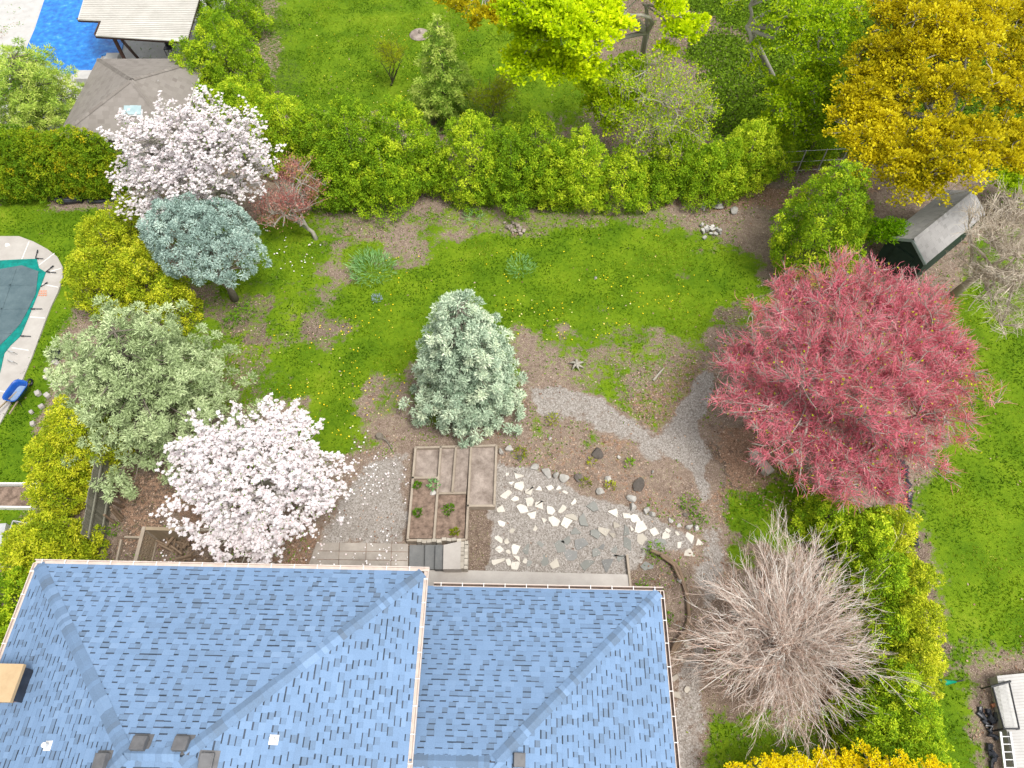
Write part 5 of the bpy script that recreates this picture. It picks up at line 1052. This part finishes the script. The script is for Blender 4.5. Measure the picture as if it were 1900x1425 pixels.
magnolia('near magnolia in full white bloom beside the house roof', G(500, 920), G(495, 900, .9), lobes([(400, 830, 3.0, 72), (490, 805, 3.2, 66), (545, 800, 3.0, 50), (570, 870, 2.6, 68), (380, 910, 2.8, 72), (470, 890, 3.4, 100), (420, 985, 2.4, 75), (510, 970, 2.6, 75), (590, 930, 2.1, 52), (345, 850, 2.4, 38), (480, 1020, 1.8, 50)], .5), 1500, 8300)

# ---- red maple and bare trees
M['red'] = leafmat('red_maple_twigs', [(0, (0.382, 0.302, 0.202)), (.15, (0.551, 0.197, 0.179)), (.45, (0.700, 0.162, 0.224)), (.75, (0.806, 0.290, 0.347)), (1, (0.848, 0.534, 0.493))], .2, .6, .5)
M['tan_twig'] = leafmat('bare_twigs', [(0, (0.440, 0.297, 0.227)), (.4, (0.660, 0.530, 0.454)), (.75, (0.780, 0.700, 0.626)), (1, (0.840, 0.837, 0.788))], .0, .8, .4)
M['grey_twig'] = leafmat('grey_twigs', [(0, (0.297, 0.234, 0.175)), (.5, (0.513, 0.442, 0.350)), (1, (0.743, 0.676, 0.575))], .0, .8, .4)
def bare(name, label, cat, base, fork, cens, nT, k, L, W, mat, skm='bark_pale', seedn=(8, 70, 600), rad=(.16, .08, .04, .018, .007), spread=.6, up=.2, pw=.4, lower=-.2, leaves=None, group=None, bend=.1, jit=.07, stem=True):
    t_ = thing(name, label, cat, base, group); T, u = ell(cens, nT, pw=pw, lower=lower, rough=.26); ch = skeleton(t_, base, fork, T, seedn, rad, skm, bend, jit=jit, stem=stem)
    S = ch[-2]; D = nrm(T - S[near(T, S)]) + u * .9
    cl = np.clip(.5 + .3 * np.sin(T[:, 0] * 1.7 + 2) * np.cos(T[:, 1] * 1.9) + rng.normal(size=len(T)) * .15, 0, 1)
    twigs('twigs', T - D * .12, D, k, L, W, mat, t_, spread, up, cl)
    if leaves: 
        m_, n_, Ll, Wl = leaves; idx = rng.integers(0, len(T), n_); V, F = leafq(T[idx] + rng.normal(size=(n_, 3)) * .16, rsph(n_) + np.array([0, 0, .2]), Ll, Wl, nrm(rng.normal(size=(n_, 3)) * .5 + np.array([0, 0, 1.]))); mesh('leaves', V, F, m_, t_, fa={'rnd': rng.random(n_), 'cl': rng.random(n_)})
    return t_
M['mid'] = leafmat('mid_green_leaves', [(0, (0.112, 0.227, 0.008)), (.4, (0.300, 0.470, 0.011)), (.75, (0.562, 0.696, 0.015)), (1, (0.862, 0.870, 0.040))], .45)
M['young'] = leafmat('young_leaf', [(0, (0.196, 0.260, 0.010)), (.5, (0.392, 0.468, 0.012)), (1, (0.644, 0.650, 0.030))], .4)
bare('maple_tree', 'large maple covered in red spring twigs on the right', 'maple tree', G(1500, 800), G(1520, 775, 1.6), lobes([(1575, 690, 4.6, 150), (1480, 620, 3.8, 110), (1420, 720, 3.2, 105), (1490, 800, 3., 110), (1590, 850, 3., 105), (1680, 800, 3.6, 110), (1720, 700, 4.2, 115), (1690, 590, 4.4, 100), (1590, 550, 4.5, 100), (1480, 540, 4., 60), (1760, 640, 4., 60), (1370, 650, 3, 45), (1640, 900, 2.6, 50), (1540, 900, 2.4, 40)], .42),
     5200, 9, .34, .0075, M['red'], 'bark_pale', seedn=(9, 90, 900), rad=(.18, .08, .035, .014, .007), spread=.75, up=.05, pw=.35, leaves=(M['young'], 900, .1, .06))
def radial_bush():
    base = G(1440, 1205); t_ = thing('bare_bush', 'wide leafless bush with pinkish grey twigs radiating from its centre', 'bush', base)
    cens = lobes([(1445, 1180, 1.9, 160), (1360, 1150, 1.5, 85), (1530, 1100, 1.7, 95), (1560, 1220, 1.6, 90), (1440, 1310, 1.3, 85), (1335, 1240, 1.2, 75), (1450, 1050, 1.7, 80), (1600, 1160, 1.5, 50), (1530, 1300, 1.4, 65)], .42)
    T, u = ell(cens, 310, pw=.25, lower=-.15, rough=.3); n = len(T)
    a = base + np.concatenate([rng.normal(size=(n, 2)) * .16, np.full((n, 1), .05)], 1)
    bend = np.concatenate([rng.normal(size=(n, 2)) * .05, rng.uniform(.05, .16, (n, 1))], 1)
    P1 = bez(a, T, bend, 9) + rng.normal(size=(n, 9, 3)) * .018; r1 = np.linspace(.019, .005, 9)[None] * rng.uniform(.5, 1.5, (n, 1))
    def side(P, m, Lr, ang, r0):
        n, K, _ = P.shape; idx = np.repeat(np.arange(n), m); t = rng.uniform(.25, .97, n * m) * (K - 1.001); i0 = t.astype(int); f = (t - i0)[:, None]
        st_ = P[idx, i0] * (1 - f) + P[idx, i0 + 1] * f; d = nrm(P[idx, i0 + 1] - P[idx, i0]); L = np.linalg.norm(P[:, -1] - P[:, 0], axis=1)[idx] * Lr * rng.uniform(.4, 1.2, n * m)
        d2 = nrm(d + rng.normal(size=d.shape) * ang + np.array([0, 0, .08])); e = st_ + d2 * L[:, None]
        return bez(st_, e, rng.normal(size=e.shape) * .06, 5), np.linspace(r0, r0 * .45, 5)[None] * rng.uniform(.7, 1.3, (n * m, 1))
    P2, r2 = side(P1, 9, .30, .34, .0075); P3, r3 = side(P2, 3, .55, .42, .005)
    for nm, parts in (('stems', [(P1, r1, 4)]), ('twigs', [(P2, r2, 3), (P3, r3, 3)])):
        V, F, _ = join([tubes(*q) for q in parts]); rn = np.concatenate([np.repeat(rng.random(len(q[0])), (q[0].shape[1] - 1) * q[2]) for q in parts])
        mesh(nm, V, F, M['tan_twig'], t_, fa={'rnd': rn, 'cl': rn}, smooth=True)
radial_bush()
bare('bare_tree', 'leafless pale tree at the right edge beyond the shed', 'tree', G(1768, 548), G(1815, 510, 2.0), lobes([(1850, 430, 5, 80), (1900, 500, 4.6, 80), (1850, 530, 3.8, 75), (1900, 400, 5.4, 70), (1860, 590, 3.2, 50), (1930, 560, 4, 60), (1800, 490, 3.6, 45)], .5),
     800, 4, .5, .007, M['grey_twig'], 'grey_twig', jit=.03, seedn=(8, 50, 300), rad=(.15, .07, .035, .015, .007), spread=.6)
bare('sparse_tree', 'dark leaning tree with sparse yellow green leaves behind the pointed cedar', 'tree', G(1213, 270), G(1222, 215, 2.2), lobes([(1180, 160, 5, 60), (1250, 170, 4.8, 60), (1300, 200, 4, 50), (1150, 220, 3.8, 50), (1220, 230, 3.6, 70), (1280, 250, 3., 50), (1190, 270, 2.6, 40), (1230, 120, 5.5, 45)], .5),
     420, 3, .5, .006, M['grey_twig'], 'bark_pale', seedn=(8, 36, 120), rad=(.14, .06, .035, .014, .007), leaves=(M['mid'], 7500, .10, .065))
bare('shrub', 'airy yellowish twiggy shrub on the far lawn by the hedge', 'shrub', G(915, 225), G(915, 222, .3), lobes([(915, 190, 1.6, 50), (935, 160, 1.8, 30)], .8), 300, 6, .4, .006, M['young'], 'bark', seedn=(8, 30, 90), rad=(.03, .02, .012, .008, .005), leaves=(M['young'], 900, .07, .035))
bare('shrub', 'small vase shaped twiggy shrub on the far lawn', 'shrub', G(728, 156), G(728, 154, .2), lobes([(725, 105, 1.7, 36), (715, 85, 2.0, 22)], .7), 200, 5, .35, .005, M['young'], 'bark_dark', seedn=(7, 24, 70), rad=(.03, .02, .012, .007, .005), leaves=(M['young'], 500, .06, .03))
M['jm'] = leafmat('japanese_maple_leaves', [(0, (0.250, 0.072, 0.072)), (.5, (0.530, 0.192, 0.168)), (1, (0.811, 0.528, 0.408))], .35)
t_ = bare('maple_tree', 'small red leaved japanese maple on the grass by the hedge', 'maple tree', G(586, 442), G(572, 425, .5), lobes([(545, 320, 2.8, 45), (515, 370, 2.2, 48), (555, 385, 1.9, 42), (585, 345, 2.2, 30), (500, 400, 1.5, 35)], .5), 260, 4, .4, .007, M['jm'], 'bark_pale', seedn=(6, 30, 120), rad=(.09, .05, .03, .014, .007), leaves=(M['jm'], 1500, .075, .045), lower=0)

# ---- leafy trees
def leafy(name, label, cat, base, fork, cens, lumps_n, lr, nleaf, L, W, mat, bark='bark_pale', seedn=(8, 40, 160), rad=(.2, .1, .05, .02, .01), group=None, pw=.25, lower=-.35, sq=.55, stem=True, shrink=(.45, .2, .07)):
    t_ = thing(name, label, cat, base, group); P, u = ell(cens, lumps_n, pw=pw, lower=lower, rough=.28); skeleton(t_, base, fork, P, seedn, rad, bark, .1, stem=stem, shrink=shrink)
    hue = np.clip(.5 + .28 * np.sin(P[:, 0] * .9 + 1) * np.cos(P[:, 1] * .8) + rng.normal(size=len(P)) * .2, 0, 1)
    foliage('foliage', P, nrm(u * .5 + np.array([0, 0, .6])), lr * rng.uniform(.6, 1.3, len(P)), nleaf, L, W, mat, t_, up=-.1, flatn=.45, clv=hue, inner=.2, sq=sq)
    return t_
M['gold'] = leafmat('golden_maple_leaves', [(0, (0.157, 0.165, 0.005)), (.25, (0.333, 0.308, 0.006)), (.5, (0.549, 0.462, 0.009)), (.78, (0.764, 0.660, 0.014)), (1, (0.862, 0.814, 0.050))], .4)
M['lime'] = leafmat('lime_maple_leaves', [(0, (0.196, 0.319, 0.005)), (.35, (0.448, 0.609, 0.006)), (.7, (0.756, 0.870, 0.008)), (1, (0.920, 0.920, 0.020))], .45)
random.seed(5)
YL = [(x + 10 + random.uniform(-14, 14), y + random.uniform(-12, 12), 8.2 - abs(x - 1760) * .008 - y * .006, 54) for x, y in [(1640, 20), (1720, 20), (1800, 20), (1880, 20), (1620, 100), (1700, 95), (1780, 90), (1860, 95), (1930, 60), (1610, 180), (1680, 170), (1760, 170), (1840, 170), (1915, 170), (1640, 250), (1720, 245), (1800, 250), (1880, 250), (1690, 300), (1760, 295), (1840, 285), (1900, 290), (1640, 310), (1695, 335), (1600, 255), (1590, 210), (1600, 150)]]
leafy('maple_tree', 'huge golden yellow maple filling the top right corner', 'maple tree', G(1700, 330), G(1735, 260, 4.), lobes(YL, .5), 2200, .32, 46, .12, .095, M['gold'], seedn=(9, 60, 300))
leafy('maple_tree', 'lime green maple with a tall grey trunk at the top middle', 'maple tree', G(1195, 118), G(1200, 60, 5.5), lobes([(990, 60, 7, 50), (1040, 40, 8, 52), (1090, 75, 7.6, 45), (972, 115, 6, 38), (1030, 125, 6.2, 42), (1080, 125, 6.4, 34), (962, 22, 8, 42), (1020, -10, 8, 60), (1100, 20, 8, 50), (1145, 50, 7.5, 28), (1262, 60, 6.4, 28), (1290, 42, 6.6, 22), (1240, 15, 7, 26), (1238, 92, 5.8, 17), (1200, -30, 8, 40)], .45), 880, .32, 36, .16, .13, M['lime'], seedn=(12, 40, 160), rad=(.15, .05, .03, .014, .008))
leafy('young_maple', 'lower green maple crown under the lime green one', 'maple tree', G(1165, 235), G(1155, 205, 2.), lobes([(1118, 165, 4.2, 38), (1140, 195, 3.8, 34), (1165, 140, 4.4, 38), (1190, 185, 3.6, 20), (1130, 225, 3., 26), (1110, 195, 3.2, 26)], .55), 330, .28, 32, .14, .11, M['mid'], seedn=(5, 20, 60), rad=(.07, .04, .02, .012, .008))
leafy('maple_tree', 'yellow leaved branch ends of a maple over the top edge', 'maple tree', G(900, -60), G(895, -40, 4.5), lobes([(862, 14, 6, 22), (900, 28, 6, 20), (925, 12, 6.2, 20), (940, 40, 5.8, 12), (830, 2, 6, 14), (882, 45, 5.6, 10)], .4), 110, .24, 26, .15, .12, M['gold'], seedn=(6, 20, 50), rad=(.1, .04, .02, .012, .008))
leafy('tree', 'tree with a curved mossy trunk at the top right of the middle', 'tree', G(1443, 160), G(1388, 50, 6.), lobes([(1440, 50, 6.6, 34), (1475, 20, 7, 40), (1520, 50, 6.6, 40), (1470, 90, 5.8, 36), (1560, 20, 7, 40), (1410, 90, 5.6, 18), (1530, 100, 5.6, 32), (1350, 10, 7, 18), (1430, -20, 8, 40), (1490, 60, 6.4, 34), (1560, 70, 6.2, 34), (1400, 130, 4.5, 20), (1580, 120, 5, 26)], .5), 620, .32, 20, .13, .09, M['mid'], seedn=(8, 34, 120), rad=(.15, .07, .035, .015, .009))
leafy('tree', 'leaning green tree at the left flank of the golden maple', 'tree', G(1556, 270), G(1500, 195, 2.8), lobes([(1500, 150, 4.4, 36), (1515, 195, 3.6, 36), (1475, 215, 3., 38), (1540, 235, 2.8, 34), (1450, 190, 3.4, 30), (1485, 250, 2.2, 32), (1560, 180, 4, 26), (1530, 130, 4.6, 26), (1430, 230, 2.4, 28), (1560, 230, 3, 26), (1450, 160, 3.2, 24)], .5), 640, .3, 24, .13, .10, M['mid'], seedn=(7, 30, 110), rad=(.12, .06, .03, .014, .009))
for px, h_, r in ((1603, 9., .13), (1655, 8., .2)):
    t_ = thing('tall_tree', 'slim straight grey trunk left of the golden maple' if px == 1603 else 'thick pale trunk behind the golden maple', 'tree', G(px, 95)); mb = MB(); b0 = G(px, 95 if px == 1603 else 70); mb.tube([b0, b0 + (.1, 0, h_ * .5), b0 + (-.05, .1, h_)], [r * 1.2, r, r * .7], 10); mb.build('trunk', M['bark'], t_, smooth=True)
M['bushy'] = leafmat('bright_shrub_leaves', [(0, (0.091, 0.238, 0.006)), (.5, (0.234, 0.476, 0.010)), (1, (0.494, 0.728, 0.020))], .45)
leafy('shrub', 'bright green shrub left of the shed', 'shrub', G(1600, 450), G(1600, 448, .3), lobes([(1590, 425, 1., 30), (1612, 432, 1., 24), (1565, 430, .8, 20)], .7), 150, .22, 34, .10, .06, M['bushy'], seedn=(6, 20), rad=(.04, .02, .012, .008), shrink=(.4, .15))
leafy('shrub', 'bright green shrub touching the shed roof corner', 'shrub', G(1648, 455), G(1648, 452, .4), lobes([(1640, 432, 1.6, 24), (1662, 425, 1.8, 18)], .7), 110, .2, 34, .10, .06, M['bushy'], seedn=(6, 20), rad=(.04, .02, .012, .008), shrink=(.4, .15))
leafy('shrub', 'green shrub at the right edge behind the shed', 'shrub', G(1885, 372), G(1885, 370, .5), lobes([(1870, 345, 1.4, 30), (1900, 330, 1.6, 36), (1930, 360, 1.4, 40)], .7), 190, .26, 30, .13, .09, M['mid'], seedn=(6, 20), rad=(.05, .03, .015, .008), shrink=(.4, .15))
M['forsy'] = leafmat('forsythia_flowers', [(0, (0.525, 0.403, 0.004)), (.4, (0.819, 0.650, 0.006)), (1, (0.930, 0.874, 0.020))], .35)
leafy('forsythia_bush', 'bright yellow flowering forsythia at the bottom edge', 'bush', G(1560, 1480), G(1560, 1475, .3), lobes([(1370, 1442, 1.6, 28), (1430, 1432, 1.8, 28), (1480, 1426, 1.9, 26), (1530, 1426, 1.9, 26), (1580, 1416, 2.1, 24), (1600, 1388, 2.2, 11), (1630, 1424, 2.5, 25), (1680, 1430, 2.7, 25), (1730, 1428, 2.7, 22), (1770, 1442, 2.2, 16), (1560, 1460, 1.6, 60), (1460, 1460, 1.5, 50), (1660, 1460, 1.5, 50)], .5), 1600, .09, 17, .065, .04, M['forsy'], seedn=(14, 60, 300), rad=(.03, .02, .012, .007, .005), pw=.4)
